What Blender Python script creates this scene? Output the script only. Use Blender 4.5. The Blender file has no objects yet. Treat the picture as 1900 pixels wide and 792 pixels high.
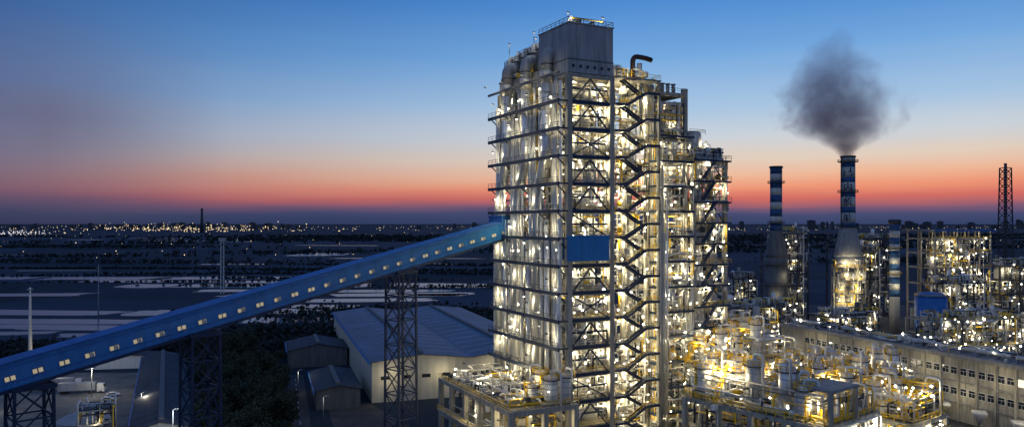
import bpy, math, random
from mathutils import Vector, Matrix
R=random.Random(7)
scene=bpy.context.scene
COL=scene.collection
PF=1.8
def lin(c):
    return tuple(((v/255)/12.92 if v/255<=0.04045 else (((v/255)+0.055)/1.055)**2.4) for v in c)
# ------------------------------------------------------------ mesh builder
class MB:
    def __init__(s): s.v=[];s.f=[];s.sm=[];s.mi=[];s.cm=0
    def add(s,vs,fs,sm=False):
        o=len(s.v); s.v+= [tuple(a) for a in vs]
        for f in fs: s.f.append(tuple(i+o for i in f)); s.sm.append(sm); s.mi.append(s.cm)
        return s
    def box(s,x0,y0,z0,x1,y1,z1):
        return s.add([(x0,y0,z0),(x1,y0,z0),(x1,y1,z0),(x0,y1,z0),(x0,y0,z1),(x1,y0,z1),(x1,y1,z1),(x0,y1,z1)],
          [(0,3,2,1),(4,5,6,7),(0,1,5,4),(1,2,6,5),(2,3,7,6),(3,0,4,7)])
    def beam(s,p,q,w,h=None):
        h=h or w; p=Vector(p);q=Vector(q);d=(q-p).normalized()
        up=Vector((0,0,1)) if abs(d.z)<.95 else Vector((0,1,0))
        a=d.cross(up).normalized()*w/2; b=a.normalized().cross(d)*h/2
        vs=[p-a-b,p+a-b,p+a+b,p-a+b,q-a-b,q+a-b,q+a+b,q-a+b]
        return s.add(vs,[(0,1,2,3),(7,6,5,4),(0,4,5,1),(1,5,6,2),(2,6,7,3),(3,7,4,0)])
    def _rings(s,vs,nr,n):
        fs=[]
        for j in range(nr-1):
            for i in range(n):
                k=(i+1)%n; fs.append((j*n+i,j*n+k,(j+1)*n+k,(j+1)*n+i))
        s.add(vs,fs,True); o=len(s.v)-len(vs); m=(nr-1)*n
        s.f.append(tuple(o+i for i in range(n))[::-1]); s.sm.append(False); s.mi.append(s.cm)
        s.f.append(tuple(o+m+i for i in range(n))); s.sm.append(False); s.mi.append(s.cm)
        return s
    def lathe(s,cx,cy,prof,n=16):
        vs=[]
        for r,z in prof:
            for i in range(n):
                a=2*math.pi*i/n; vs.append((cx+r*math.cos(a),cy+r*math.sin(a),z))
        return s._rings(vs,len(prof),n)
    def tube(s,pts,r,n=8):
        pts=[Vector(p) for p in pts]; rs=r if isinstance(r,(list,tuple)) else [r]*len(pts)
        t=[(pts[min(i+1,len(pts)-1)]-pts[max(i-1,0)]).normalized() for i in range(len(pts))]
        ref=Vector((0,0,1)) if abs(t[0].z)<.9 else Vector((1,0,0))
        vs=[]
        a=t[0].cross(ref).normalized()
        for i,p in enumerate(pts):
            a=(a-t[i]*a.dot(t[i])).normalized(); b=t[i].cross(a)
            for k in range(n):
                th=2*math.pi*k/n; vs.append(p+(a*math.cos(th)+b*math.sin(th))*rs[i])
        return s._rings(vs,len(pts),n)
    def rail(s,pts,h=1.1,t=.09,sp=1.8):
        for p,q in zip(pts[:-1],pts[1:]):
            p=Vector(p);q=Vector(q);up=Vector((0,0,h))
            s.beam(p+up,q+up,t); s.beam(p+up*.52,q+up*.52,t*.7)
            n=max(1,int((q-p).length/sp))
            for i in range(n+1):
                c=p.lerp(q,i/n); s.beam(c,c+up,t*.8)
        return s
    def mesh(s,name,mat):
        me=bpy.data.meshes.new(name); me.from_pydata(s.v,[],s.f)
        me.polygons.foreach_set('use_smooth',s.sm)
        for m in (mat if isinstance(mat,list) else [mat]): me.materials.append(m)
        if isinstance(mat,list): me.polygons.foreach_set('material_index',s.mi)
        me.update(); return me
def rounded(pts,rad,n=4):
    pts=[Vector(p) for p in pts]; out=[pts[0]]
    for i in range(1,len(pts)-1):
        a,b,c=pts[i-1],pts[i],pts[i+1]
        r=min(rad,(a-b).length*.45,(c-b).length*.45)
        p=b+(a-b).normalized()*r; q=b+(c-b).normalized()*r
        for k in range(n+1):
            t=k/n; out.append((1-t)**2*p+2*t*(1-t)*b+t*t*q)
    out.append(pts[-1]); return out
def thing(name,label,cat,loc=(0,0,0),rot=0,group=None,mesh=None,kind=None):
    o=bpy.data.objects.new(name,mesh); COL.objects.link(o)
    o.location=loc; o.rotation_euler=(0,0,math.radians(rot)); o["label"]=label; o["category"]=cat
    if group:o["group"]=group
    if kind:o["kind"]=kind
    return o
def part(par,name,mesh,loc=(0,0,0),rot=(0,0,0),label=None,kind=None):
    if isinstance(mesh,tuple): mesh=mesh[0].mesh(name,mesh[1])
    o=bpy.data.objects.new(name,mesh); COL.objects.link(o); o.parent=par; o.location=loc; o.rotation_euler=rot
    if label:o["label"]=label
    if kind:o["kind"]=kind
    return o
def structure(name,mb,mat,loc=(0,0,0),rot=0):
    o=bpy.data.objects.new(name,mb.mesh(name,mat)); COL.objects.link(o); o.location=loc
    o.rotation_euler=(0,0,math.radians(rot)); o["kind"]="structure"; o["label"]=name.replace('_',' ')+" of the industrial estate at dusk"; o["category"]=name.split('_')[-1]; return o
# ------------------------------------------------------------ materials
def mat(name,c,rough=.7,metal=0,var=.25,scale=.6,bump=0,streak=False,emis=None,es=0,spec=.4):
    m=bpy.data.materials.new(name); m.use_nodes=True; nt=m.node_tree; b=nt.nodes['Principled BSDF']
    b.inputs['Roughness'].default_value=rough; b.inputs['Metallic'].default_value=metal
    b.inputs['Specular IOR Level'].default_value=spec
    tc=nt.nodes.new('ShaderNodeTexCoord'); mp=nt.nodes.new('ShaderNodeMapping'); nz=nt.nodes.new('ShaderNodeTexNoise')
    nz.inputs['Scale'].default_value=scale; nz.inputs['Detail'].default_value=6; nz.inputs['Roughness'].default_value=.65
    if streak: mp.inputs['Scale'].default_value=(2.2,2.2,.25)
    nt.links.new(tc.outputs['Object'],mp.inputs[0]); nt.links.new(mp.outputs[0],nz.inputs[0])
    cr=nt.nodes.new('ShaderNodeValToRGB')
    cr.color_ramp.elements[0].position=.3; cr.color_ramp.elements[1].position=.72
    cr.color_ramp.elements[0].color=tuple(x*(1-var) for x in c)+(1,)
    cr.color_ramp.elements[1].color=tuple(min(1,x*(1+var)) for x in c)+(1,)
    nt.links.new(nz.outputs[0],cr.inputs[0]); nt.links.new(cr.outputs[0],b.inputs['Base Color'])
    if bump:
        bp=nt.nodes.new('ShaderNodeBump'); bp.inputs['Strength'].default_value=bump; bp.inputs['Distance'].default_value=.1
        nt.links.new(nz.outputs[0],bp.inputs['Height']); nt.links.new(bp.outputs[0],b.inputs['Normal'])
    if emis:
        b.inputs['Emission Color'].default_value=emis+(1,); b.inputs['Emission Strength'].default_value=es
        m.cycles.emission_sampling='NONE'
    return m
def corrugate(m,sc,axis='X',strength=.5):
    nt=m.node_tree; b=nt.nodes['Principled BSDF']
    tc=nt.nodes.new('ShaderNodeTexCoord'); w=nt.nodes.new('ShaderNodeTexWave'); w.bands_direction=axis
    w.inputs['Scale'].default_value=sc; nt.links.new(tc.outputs['Object'],w.inputs[0])
    bp=nt.nodes.new('ShaderNodeBump'); bp.inputs['Strength'].default_value=strength; bp.inputs['Distance'].default_value=.15
    nt.links.new(w.outputs['Fac'],bp.inputs['Height']); nt.links.new(bp.outputs[0],b.inputs['Normal'])
    return m
def panels(m,w_,h_,dark=.45):
    """thin dark sheet joints multiplied over the base colour of a cladding"""
    nt=m.node_tree; b=nt.nodes['Principled BSDF']; src=b.inputs['Base Color'].links[0].from_socket
    br=nt.nodes.new('ShaderNodeTexBrick'); br.inputs['Scale'].default_value=1; br.inputs['Brick Width'].default_value=w_; br.inputs['Row Height'].default_value=h_
    br.inputs['Mortar Size'].default_value=.09; br.offset=0; br.inputs['Color1'].default_value=(1,1,1,1); br.inputs['Color2'].default_value=(.74,.74,.78,1); br.inputs['Mortar'].default_value=(dark,dark,dark,1)
    tc=nt.nodes.new('ShaderNodeTexCoord'); nt.links.new(tc.outputs['Object'],br.inputs[0])
    mx=nt.nodes.new('ShaderNodeMix'); mx.data_type='RGBA'; mx.blend_type='MULTIPLY'; mx.inputs['Factor'].default_value=1
    nt.links.new(src,mx.inputs['A']); nt.links.new(br.outputs[0],mx.inputs['B']); nt.links.new(mx.outputs['Result'],b.inputs['Base Color']); return m
M_CON=mat('concrete',(.37,.34,.27),.85,var=.45,scale=.5,streak=True,bump=.1)
M_CONG=mat('grey_concrete',(.27,.26,.24),.85,var=.3,scale=.4,streak=True)
M_COND=mat('sooty_concrete',(.13,.13,.125),.9,var=.35,scale=.25,streak=True)
M_SLAB=mat('floor_concrete',(.22,.20,.165),.9,var=.4,scale=.8)
M_NAVY=mat('navy_steel',(.016,.032,.07),.5,var=.3)
M_BLUE=corrugate(mat('blue_cladding',(.02,.20,.50),.5,var=.22,scale=.3,streak=True),1.6)
M_BLUEP=mat('blue_paint',(.02,.13,.36),.5,var=.25,scale=.3)
M_YEL=mat('yellow_paint',(.82,.52,.02),.5,var=.2)
M_SIL=mat('brushed_steel',(.70,.69,.65),.36,metal=.6,var=.3,scale=.9,streak=True)
M_ALU=mat('insulation_jacket',(.55,.53,.47),.45,metal=.3,var=.35,scale=1.2,streak=True)
M_WHT=mat('white_paint',(.70,.68,.62),.5,var=.2,scale=.8,streak=True)
M_PANEL=panels(mat('grey_panel',(.38,.38,.37),.6,var=.35,scale=.3,streak=True),1.9,2.6,.65)
M_PALE=mat('weathered_steel',(.33,.33,.32),.55,var=.5,scale=.35,streak=True,bump=.2)
M_DARK=mat('dark_steel',(.045,.048,.055),.6,var=.3)
M_RUST=mat('sooty_red_pipe',(.035,.018,.016),.6,var=.3)
M_GREY=mat('grey_paint',(.30,.31,.31),.6,var=.25,scale=.4,streak=True)
M_GREYD=mat('dark_grey_wall',(.12,.125,.125),.75,var=.3,scale=.4,streak=True)
M_GLASS=mat('dark_glass',(.02,.025,.035),.1,var=.1,spec=.8)
M_LIT=mat('lit_window',(.5,.45,.35),.5,emis=(1,.84,.5),es=1.6)
M_WIN=mat('pale_window',(.42,.38,.27),.4,emis=(1,.82,.48),es=.32,var=.5,scale=2.5)
M_FRM=mat('window_frame_paint',(.45,.45,.42),.5)
M_BULB=mat('lamp_lens',(.9,.9,.8),.4,emis=(1,.9,.66),es=18)
M_FAR=mat('town_lamp_glow',(.9,.8,.6),.4,emis=(1,.74,.38),es=1.9)
M_FARW=mat('white_town_lamp_glow',(.9,.9,.9),.4,emis=(1,.93,.85),es=1.3)
M_ROOF=panels(mat('metal_roof',(.055,.10,.18),.5,var=.5,scale=.10),5,1.5,.5)
M_ROOFL=mat('translucent_roof_sheet',(.22,.27,.32),.5,var=.3)
M_ROOFD=panels(mat('dark_roof',(.05,.058,.07),.8,var=.35,scale=.3),3,2,.6)
M_BEIGE=corrugate(mat('beige_wall',(.50,.47,.38),.7,var=.2,scale=.3,streak=True),1.0,'X',.3)
M_ASPH=mat('asphalt',(.05,.05,.05),.9,var=.5,scale=.12)
M_YARD=mat('yard_concrete',(.15,.145,.13),.9,var=.5,scale=.12)
M_LEAF=mat('leaves',(.03,.043,.024),.8,var=.6,scale=.5)
M_BARK=mat('bark',(.06,.045,.035),.9)
M_WOOD=mat('wood_mass',(.018,.028,.026),.9,var=.5,scale=.05)
M_TYRE=mat('rubber',(.02,.02,.02),.9)
M_BAY=mat('white_stripe_paint',(.52,.50,.44),.7,var=.35,scale=.35,streak=True)
M_NAVYP=mat('navy_stripe_paint',(.022,.08,.20),.65,var=.35,scale=.35,streak=True)
M_DARKL=mat('dark_lettering',(.012,.02,.05),.6)
PMATS=[M_ALU,M_SIL,M_WHT,M_YEL,M_DARK]
M_WAT=bpy.data.materials.new('pond_water'); M_WAT.use_nodes=True
_b=M_WAT.node_tree.nodes['Principled BSDF']; _b.inputs['Base Color'].default_value=(.07,.10,.14,1); _b.inputs['Roughness'].default_value=.25
_b.inputs['IOR'].default_value=1.4
_n=M_WAT.node_tree.nodes.new('ShaderNodeTexNoise'); _n.inputs['Scale'].default_value=.05; _n.inputs['Detail'].default_value=8
_tc=M_WAT.node_tree.nodes.new('ShaderNodeTexCoord'); M_WAT.node_tree.links.new(_tc.outputs['Object'],_n.inputs[0])
_p=M_WAT.node_tree.nodes.new('ShaderNodeBump'); _p.inputs['Strength'].default_value=.35; _p.inputs['Distance'].default_value=1.2
M_WAT.node_tree.links.new(_n.outputs[0],_p.inputs['Height']); M_WAT.node_tree.links.new(_p.outputs[0],_b.inputs['Normal'])
M_GND=bpy.data.materials.new('field_ground'); M_GND.use_nodes=True; nt=M_GND.node_tree; b=nt.nodes['Principled BSDF']; b.inputs['Roughness'].default_value=.95
b.inputs['Specular IOR Level'].default_value=.1
tc=nt.nodes.new('ShaderNodeTexCoord'); vo=nt.nodes.new('ShaderNodeTexVoronoi'); vo.inputs['Scale'].default_value=.006
mp=nt.nodes.new('ShaderNodeMapping'); mp.inputs['Rotation'].default_value=(0,0,.47); mp.inputs['Scale'].default_value=(1,.6,1)
nt.links.new(tc.outputs['Object'],mp.inputs[0]); nt.links.new(mp.outputs[0],vo.inputs[0])
nz=nt.nodes.new('ShaderNodeTexNoise'); nz.inputs['Scale'].default_value=.012; nz.inputs['Detail'].default_value=8; nt.links.new(tc.outputs['Object'],nz.inputs[0])
sx=nt.nodes.new('ShaderNodeSeparateColor'); nt.links.new(vo.outputs['Color'],sx.inputs[0])
ad=nt.nodes.new('ShaderNodeMath'); ad.operation='MULTIPLY'; nt.links.new(sx.outputs[0],ad.inputs[0]); nt.links.new(nz.outputs[0],ad.inputs[1])
cr=nt.nodes.new('ShaderNodeValToRGB'); cr.color_ramp.elements[0].position=.05; cr.color_ramp.elements[1].position=.6
cr.color_ramp.elements[0].color=(.018,.028,.040,1); cr.color_ramp.elements[1].color=(.045,.068,.10,1)
nt.links.new(ad.outputs[0],cr.inputs[0]); nt.links.new(cr.outputs[0],b.inputs['Base Color'])
# ------------------------------------------------------------ lamps
_ld={}
_hm=MB().box(-.28,-.2,.35,.28,.2,.6).beam((0,0,.6),(0,.5,.9),.08).mesh('floodlight',M_DARK)
def lamp(par,x,y,z,P=300,col=(1,.87,.56),r=.26,name='floodlight'):
    key=(P,col,r)
    if key not in _ld:
        l=bpy.data.lights.new('lamp_light','POINT'); l.energy=P*PF; l.color=col; l.shadow_soft_size=r; _ld[key]=l
    h=part(par,name,_hm,(x,y,z))
    o=bpy.data.objects.new('lamp_light',_ld[key]); COL.objects.link(o); o.parent=h; o.location=(0,0,0)
    return h
def bulbs(par,rng,n,box,rr=(.1,.24)):
    m=MB(); x0,x1,y0,y1,z0,z1=box
    for i in range(n):
        x,y,z=rng.uniform(x0,x1),rng.uniform(y0,y1),rng.uniform(z0,z1); r=rng.uniform(*rr)
        m.lathe(x,y,[(r*.3,z-r),(r,z-r*.3),(r,z+r*.4),(r*.4,z+r)],6); m.cm=1; m.box(x-.03,y-.03,z+r,x+.03,y+.03,z+r+.6); m.cm=0
    part(par,'small_light_fittings',(m,[M_BULB,M_DARK]),kind='stuff')
def vprof(r,z0,z1):
    return [(.05,z0-.4*r),(r*.7,z0-.25*r),(r,z0),(r,z1),(r*.87,z1+.25*r),(r*.5,z1+.42*r),(.05,z1+.48*r)]
def manh(rng,x0,x1,y0,y1,z0,z1):
    p=[rng.uniform(x0,x1),rng.uniform(y0,y1),rng.uniform(z0,z1)]; pts=[tuple(p)]
    last=-1
    for i in range(rng.randint(2,4)):
        ax=rng.choice([a for a in (0,1,2,2) if a!=last]); last=ax
        lo,hi=((x0,x1),(y0,y1),(z0,z1))[ax]; q=max(lo,min(hi,p[ax]+rng.choice((-1,1))*rng.uniform(1,9)))
        if abs(q-p[ax])<.8: q=lo if abs(lo-p[ax])>abs(hi-p[ax]) else hi
        if abs(q-p[ax])<.3: continue
        p[ax]=q; pts.append(tuple(p))
    if len(pts)<2: pts.append((p[0],p[1],p[2]+1.5))
    return pts
def pipes(par,n,rng,box,rr=(.1,.32),mats=None,name='pipe_run'):
    mats=mats or [M_ALU,M_ALU,M_SIL,M_WHT]
    for i in range(n):
        r=rng.uniform(*rr); part(par,name,(MB().tube(rounded(manh(rng,*box),r*2.5,3),r,7),rng.choice(mats)))
def tangle(par,n,rng,boxes,rr=(.07,.24)):
    """the many further pipe runs, valves and cabinets nobody could count"""
    m=MB()
    for i in range(n):
        bx=rng.choice(boxes); m.cm=rng.choice((0,0,1,1,2,3,4,4))
        u=rng.random()
        if u<.7:
            r=rng.uniform(*rr); m.tube(rounded(manh(rng,*bx),r*2.5,2),r,5)
        elif u<.88:
            x,y,z=rng.uniform(bx[0],bx[1]),rng.uniform(bx[2],bx[3]),rng.uniform(bx[4],bx[5]); a,b,c=rng.uniform(.15,.7),rng.uniform(.15,.6),rng.uniform(.2,.8)
            m.box(x-a,y-b,z-c,x+a,y+b,z+c)
        else:
            x,y,z=rng.uniform(bx[0],bx[1]),rng.uniform(bx[2],bx[3]),rng.uniform(bx[4],bx[5]); r=rng.uniform(.3,.7)
            m.lathe(x,y,[(r*.4,z-r),(r,z-r*.6),(r,z+r),(r*.4,z+r*1.4)],9)
    part(par,'pipework_bundle',(m,PMATS),kind='stuff')
def frame(par,xs,ys,zs,cw,bw,mc,ms,zb=0,top=0,slab=True):
    for x in xs:
        for y in ys:
            part(par,'column',(MB().box(x-cw/2,y-cw/2,zb,x+cw/2,y+cw/2,zs[0]+top),mc))
    for i,z in enumerate(zs):
        m=MB()
        for y in ys: m.box(xs[0]-cw*.3,y-bw/2,z-bw*1.25,xs[-1]+cw*.3,y+bw/2,z-.02)
        for x in xs: m.box(x-bw*.47,ys[0]-cw*.3,z-bw*1.15,x+bw*.47,ys[-1]+cw*.3,z-.05)
        part(par,'floor_beam_frame',(m,mc))
        if slab: part(par,'floor_slab',(MB().box(xs[0]+.1,ys[0]+.1,z-.018,xs[-1]-.1,ys[-1]-.1,z+.12),ms))

# ============================================================ MAIN TOWER
ROT=27.2
C=(12.6,168,0)
T=thing('process_tower','tall lit open frame industrial tower with stairs, ducts and pipes','industrial tower',C,ROT)
Zk=[93.6-6.1*k for k in range(15)]
rg=random.Random(11)
frame(T,[0,11.3],[0,8.5,17,25.5,34],Zk,1.25,.7,M_CON,M_SLAB)
for k in range(1,15):
    z=Zk[k]
    t=rg.choice('ABCDAC')
    if k in (6,7): t='B'
    if t=='A':
        part(T,'hopper',(MB().lathe(5.6,4.2,[(.35,z+.4),(.4,z+1.4),(2.6,z+3.6),(2.6,z+5.1)],20),M_WHT))
    elif t=='B':
        part(T,'vessel',(MB().lathe(3.3,4,vprof(1.5,z+.9,z+4.2),18),M_SIL)); part(T,'vessel',(MB().lathe(8,4.4,vprof(1.6,z+.9,z+4.4),18),M_ALU))
    elif t=='C':
        part(T,'vessel',(MB().lathe(5.6,4.8,vprof(2.5,z+1.1,z+4),22),M_SIL))
    else:
        part(T,'drum',(MB().tube([(1.8,3.8,z+2.1),(2.3,3.8,z+2.1),(9,3.8,z+2.1),(9.5,3.8,z+2.1)],[.7,1.3,1.3,.7],16),M_WHT))
    for (x,y,r) in ((3.2,12,1.8),(8.3,12.5,1.9),(2.9,20.5,2.0),(8.3,21,2),(2.9,29.5,2.0),(8.3,29.5,2)):
        if rg.random()<.85: part(T,'vessel',(MB().lathe(x,y,vprof(r,z+.9,z+rg.uniform(3.3,4.6)),16),rg.choice([M_SIL,M_ALU,M_WHT])))
    if k not in (7,):
        m=MB()
        if k%3!=0:
            m.beam((.6,-.15,z-.4),(5.65,-.15,z+5.2),.3); m.beam((10.7,-.12,z-.4),(5.65,-.12,z+5.2),.3)
        elif k%2:
            m.beam((.6,-.15,z+5.2),(10.7,-.15,z-.1),.28); m.beam((.6,-.1,z-.1),(10.7,-.1,z+5.2),.28)
        else: m.beam((.6,-.15,z+5.2),(10.7,-.15,z-.1),.28)
        part(T,'cross_brace',(m,M_NAVY))
    part(T,'edge_channel',(MB().box(.66,-.62,z-.65,10.64,-.37,z+.1),M_NAVY))
    part(T,'handrail',(MB().rail([(.7,-.5,z+.1),(10.6,-.5,z+.1)]),M_YEL if k%2 else M_NAVY))
    part(T,'mezzanine_beam',(MB().beam((.6,.7,z+2.9),(10.7,.7,z+2.9),.3,.4).beam((.6,6.5,z+3.1),(10.7,6.5,z+3.1),.3,.3).beam((.6,.7,z+2.9),(.6,33,z+2.9),.3,.4),M_NAVY))
    m=MB().box(-3.3,-.9,z-.7,-2.85,35,z+.05)
    for y in (-.5,4.2,8.5,12.7,17,21.2,25.5,29.7,34): m.beam((-3.1,y,z-.25),(-.5,y,z-.25),.34)
    for y in (0,8.5,17,25.5,33.5): m.beam((-3.0,y+.4,z-.3),(-.6,y+.4,z-2.4),.24)
    part(T,'side_walkway',(m,M_NAVY))
    part(T,'side_handrail',(MB().rail([(-3.2,-.8,z),(-3.2,34.9,z)],t=.09,sp=2.2),M_NAVY))
part(T,'side_walkway',(MB().box(-3.3,-.9,93.1,-2.85,35,93.62),M_NAVY))
for y in (7,17,27):
    pts=rounded([(-1.6,y,93),(-1.6,y,75.6),(-1.6,y+4.6,67),(-1.6,y+4.6,14)],3.5,6)
    part(T,'gas_duct',(MB().tube(pts,1.25,18),M_SIL))
    part(T,'duct_cone',(MB().lathe(-1.6,y,[(1.27,92.2),(1.5,94.4),(1.5,95)],18),M_ALU))
    hp=rounded([(-1.6,y,94.9),(-1.6,y,99.2),(2.0,y,99.5)],2.2,7)
    part(T,'duct_hood',(MB().tube(hp,1.42,18),M_PALE))
    part(T,'hood_band',(MB().lathe(-1.6,y,[(1.54,96.4),(1.54,96.65)],18),M_DARK))
    for zz in (90,86,80,63,57,51,45,39,33): part(T,'duct_flange',(MB().lathe(-1.6,y if zz>76 else y+4.6,[(1.37,zz),(1.37,zz+.3)],18),M_ALU))
for i,y in enumerate((1.3,2.7,4.3,9.4,10.6,12.6,13.7,14.9,19.4,20.5,22.6,23.7,24.9,29.3,30.4,31.6,33)):
    x=-1.3-.3*(i%2); z1=R.choice([93,88,92,90,86]); 
    part(T,'riser_pipe',(MB().tube([(x,y,14),(x,y,z1)],R.choice([.4,.48,.55]),10),R.choice([M_ALU,M_SIL,M_SIL,M_WHT])))
for i,y in enumerate((.6,2.1,3.6,5.4,6.5,7.6,8.5,15.5,16.8,17.9,18.7,26.2,27.4,28.3,34.4)):
    x=-2.1+.3*(i%3); part(T,'riser_pipe',(MB().tube([(x,y,10),(x,y,R.choice([50,56,61,44]))],R.choice([.32,.4,.45]),10),R.choice([M_ALU,M_SIL,M_WHT])))
part(T,'roof_penthouse',(MB().box(-.3,-.35,93.75,11.7,13,104.6).box(-.5,-.55,104.6,11.9,13.2,104.85),M_PANEL))
for zz in (96.6,): part(T,'cladding_band',(MB().box(-.42,-.47,zz,11.82,-.353,zz+.22),M_GREYD)); part(T,'cladding_band',(MB().box(-.42,-.35,zz,-.303,13,zz+.22),M_GREYD))
part(T,'silo_base',(MB().box(-.2,13.1,93.72,11.6,34.3,96.4),M_PALE))
for k,y in enumerate((15.2,19.4,23.6,27.8,32)):
    zt=104.4-.25*k; q=2.0
    part(T,'filter_silo',(MB().lathe(2.6,y,[(q*.6,96.2),(q,98),(q,zt-3),(q*1.06,zt-2.99),(q*1.06,zt-2.6),(q*.86,zt-2.55),(q*.86,zt-.9),(q*.6,zt-.5),(q*.6,zt)],24),M_PALE))
    m2=MB(); q+=.3
    for a in range(16):
        a0=2*math.pi*a/16;a1=2*math.pi*(a+1)/16
        m2.rail([(2.6+q*math.cos(a0),y+q*math.sin(a0),zt-2.4),(2.6+q*math.cos(a1),y+q*math.sin(a1),zt-2.4)],t=.08)
    part(T,'silo_handrail',(m2,M_DARK))
    part(T,'silo_platform',(MB().lathe(2.6,y,[(q+.05,zt-2.5),(q+.05,zt-2.38)],20),M_DARK))
part(T,'rear_filter_box',(MB().box(4.6,13.3,96.5,11.5,34.2,104.2),M_PANEL)); part(T,'roof_handrail',(MB().rail([(4.6,13.3,104.2),(4.6,34,104.2)],t=.1),M_DARK))
part(T,'roof_handrail',(MB().rail([(-.3,13,104.85),(-.3,-.4,104.85),(11.7,-.4,104.85),(11.7,13,104.85)],t=.1),M_DARK))
tangle(T,40,rg,[(1,10,1,12,105,106.2),(-1,4,13,33,96.5,98)])
for i in range(6): part(T,'penthouse_vent',(MB().tube([(1+1.9*i,-.36,95.2),(1+1.9*i,-.5,95.2)],.38,10),M_DARK))
for (x,y,z) in ((.2,.5,105),(9.5,.5,105),(.3,16.5,104.2),(.5,30,104.2),(5,24,105)):
    part(T,'lamp_post',(MB().beam((x,y,z-.6),(x,y,z+2.1),.12),M_DARK)); lamp(T,x,y,z+1.6,200,(1,.97,.88),.42)
for y in (3,13,23,33): lamp(T,-5,y,94.6,60,r=.14)  # extra floodlights, added to brighten the dark duct hoods and silos
part(T,'blue_enclosure',(MB().box(-.9,-1.7,51.7,9.8,-.75,57.2).box(-1.0,-1.8,57.2,9.9,-.7,57.4),M_BLUE))
part(T,'blue_side_panel',(MB().box(-.62,.8,52,-.5,33,57),M_BLUEP))
part(T,'conveyor_head_house',(MB().box(-3.2,27,56,-.7,34.6,61.8).box(-3.35,26.8,61.8,-.5,34.8,62.1),M_BLUEP))
XS=24.6
frame(T,[17.8,XS],[4.4,12],Zk,.9,.55,M_CON,M_SLAB)
for k in range(1,15):
    z=Zk[k]
    part(T,'stair_landing',(MB().box(11.9,-1.1,z-.28,15.3,2.2,z).beam((11.9,-1.15,z-.1),(15.3,-1.15,z-.1),.2,.6),M_NAVY))
    part(T,'stair_landing',(MB().box(20.7,-1.1,z+2.8,24.5,2.2,z+3.05).beam((20.7,-1.15,z+2.95),(24.5,-1.15,z+2.95),.2,.6),M_NAVY))
    for (y0,xa,za,xb,zb) in ((-1.05,15.3,z,20.7,z+3.05),(.75,20.7,z+3.05,15.3,z+6.1)):
        m=MB()
        for yy in (y0,y0+1.25): m.beam((xa,yy,za-.1),(xb,yy,zb-.1),.14,.6)
        for s in range(12):
            t=(s+.5)/12; x=xa+(xb-xa)*t; zc=za+(zb-za)*t; m.box(x-.16,y0+.08,zc-.05,x+.16,y0+1.17,zc)
        part(T,'stair_flight',(m,M_NAVY))
        part(T,'stair_handrail',(MB().rail([(xa,y0,za+.1),(xb,y0,zb+.1)],t=.09),M_YEL if y0<0 and k%2 else M_NAVY))
    part(T,'landing_handrail',(MB().rail([(15.3,-1.1,z),(11.9,-1.1,z)],t=.09),M_YEL if k%2 else M_NAVY)); part(T,'landing_handrail',(MB().rail([(20.7,-1.1,z+3.05),(24.5,-1.1,z+3.05),(24.5,2,z+3.05)],t=.09),M_YEL if k%2 else M_NAVY))
    for (x,y) in ((14.2,6.5),(20.8,6.6),(16.6,9.5),(22.6,10)):
        r=rg.uniform(1.1,1.7); part(T,'vessel',(MB().lathe(x,y,vprof(r,z+.8,z+rg.uniform(2.8,4.6)),16),rg.choice([M_SIL,M_WHT,M_ALU])))
    part(T,'link_beam',(MB().box(11.6,4.1,z-.7,17.9,4.6,z-.1).box(11.6,4.7,z-.15,17.6,11.8,z+.05),M_CON))
part(T,'column',(MB().box(24.3,-1,0,24.8,-.5,93.6),M_CON)); part(T,'column',(MB().box(12,2.4,0,12.5,2.9,93.6),M_CON))
part(T,'stair_roof',(MB().box(11.9,-1.2,93.5,24.9,12,93.8),M_CONG))
part(T,'roof_handrail',(MB().rail([(12,-1.1,93.8),(24.8,-1.1,93.8),(24.8,12,93.8)],t=.09),M_YEL))
for (x,y,r,h) in ((14,4,1.3,2.6),(16.6,5,1.1,3),(15,9,1.5,3.4),(21.8,7,1.3,2.2)):
    part(T,'roof_vessel',(MB().lathe(x,y,vprof(r,94.3,94.3+h),16),M_ALU))
tangle(T,60,rg,[(12.5,23,2,9,94,96.5)])
part(T,'vent_stack',(MB().tube(rounded([(19.7,3,93.8),(19.7,3,99.9),(23.6,3,99.7),(25.2,3,99.4)],1.6,6),.6,12),M_RUST))
part(T,'vent_stack',(MB().tube([(21.4,2.6,86),(21.4,2.6,98.2)],.6,12),M_ALU))
for k in range(1,15):
    z=Zk[k]
    lamp(T,1.8,1.2,z+4.4,440); lamp(T,9.4,1.0,z+4.0,440)
    lamp(T,5.8,9.2,z+4.6,540)
    lamp(T,17,3.1,z+4.6,440); 
    lamp(T,22.8,3.2,z+1.8,400)
    lamp(T,-4.2,12 if k%2 else 2.5,z+2.4,250,r=.16); lamp(T,-4.2,30 if k%2 else 21,z+2.4,280,r=.18)
    if k%2==0:
        lamp(T,1.0,18.5,z+4.3,560); lamp(T,19,8,z+4.5,420)
    else:
        lamp(T,1.0,27,z+4.3,560); lamp(T,13.5,9,z+4.5,380)
lamp(T,18,-.6,95.6,260)
pipes(T,90,rg,(1,10.8,.6,3,18,92),(.12,.3))
tangle(T,1100,rg,[(.8,10.6,.5,6,12,92),(11.9,24,2.4,6,12,92),(11.9,24,2.4,6,12,92),(-.9,2,1,33,12,92),(-.9,2,1,33,12,92),(1,10,8,14,12,92)])
bulbs(T,rg,60,(.8,10.8,-.3,1.5,14,92)); bulbs(T,rg,80,(12,24.4,1.8,3,14,92)); bulbs(T,rg,80,(-3.2,-.6,1,34,14,92),(.1,.2))
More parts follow.
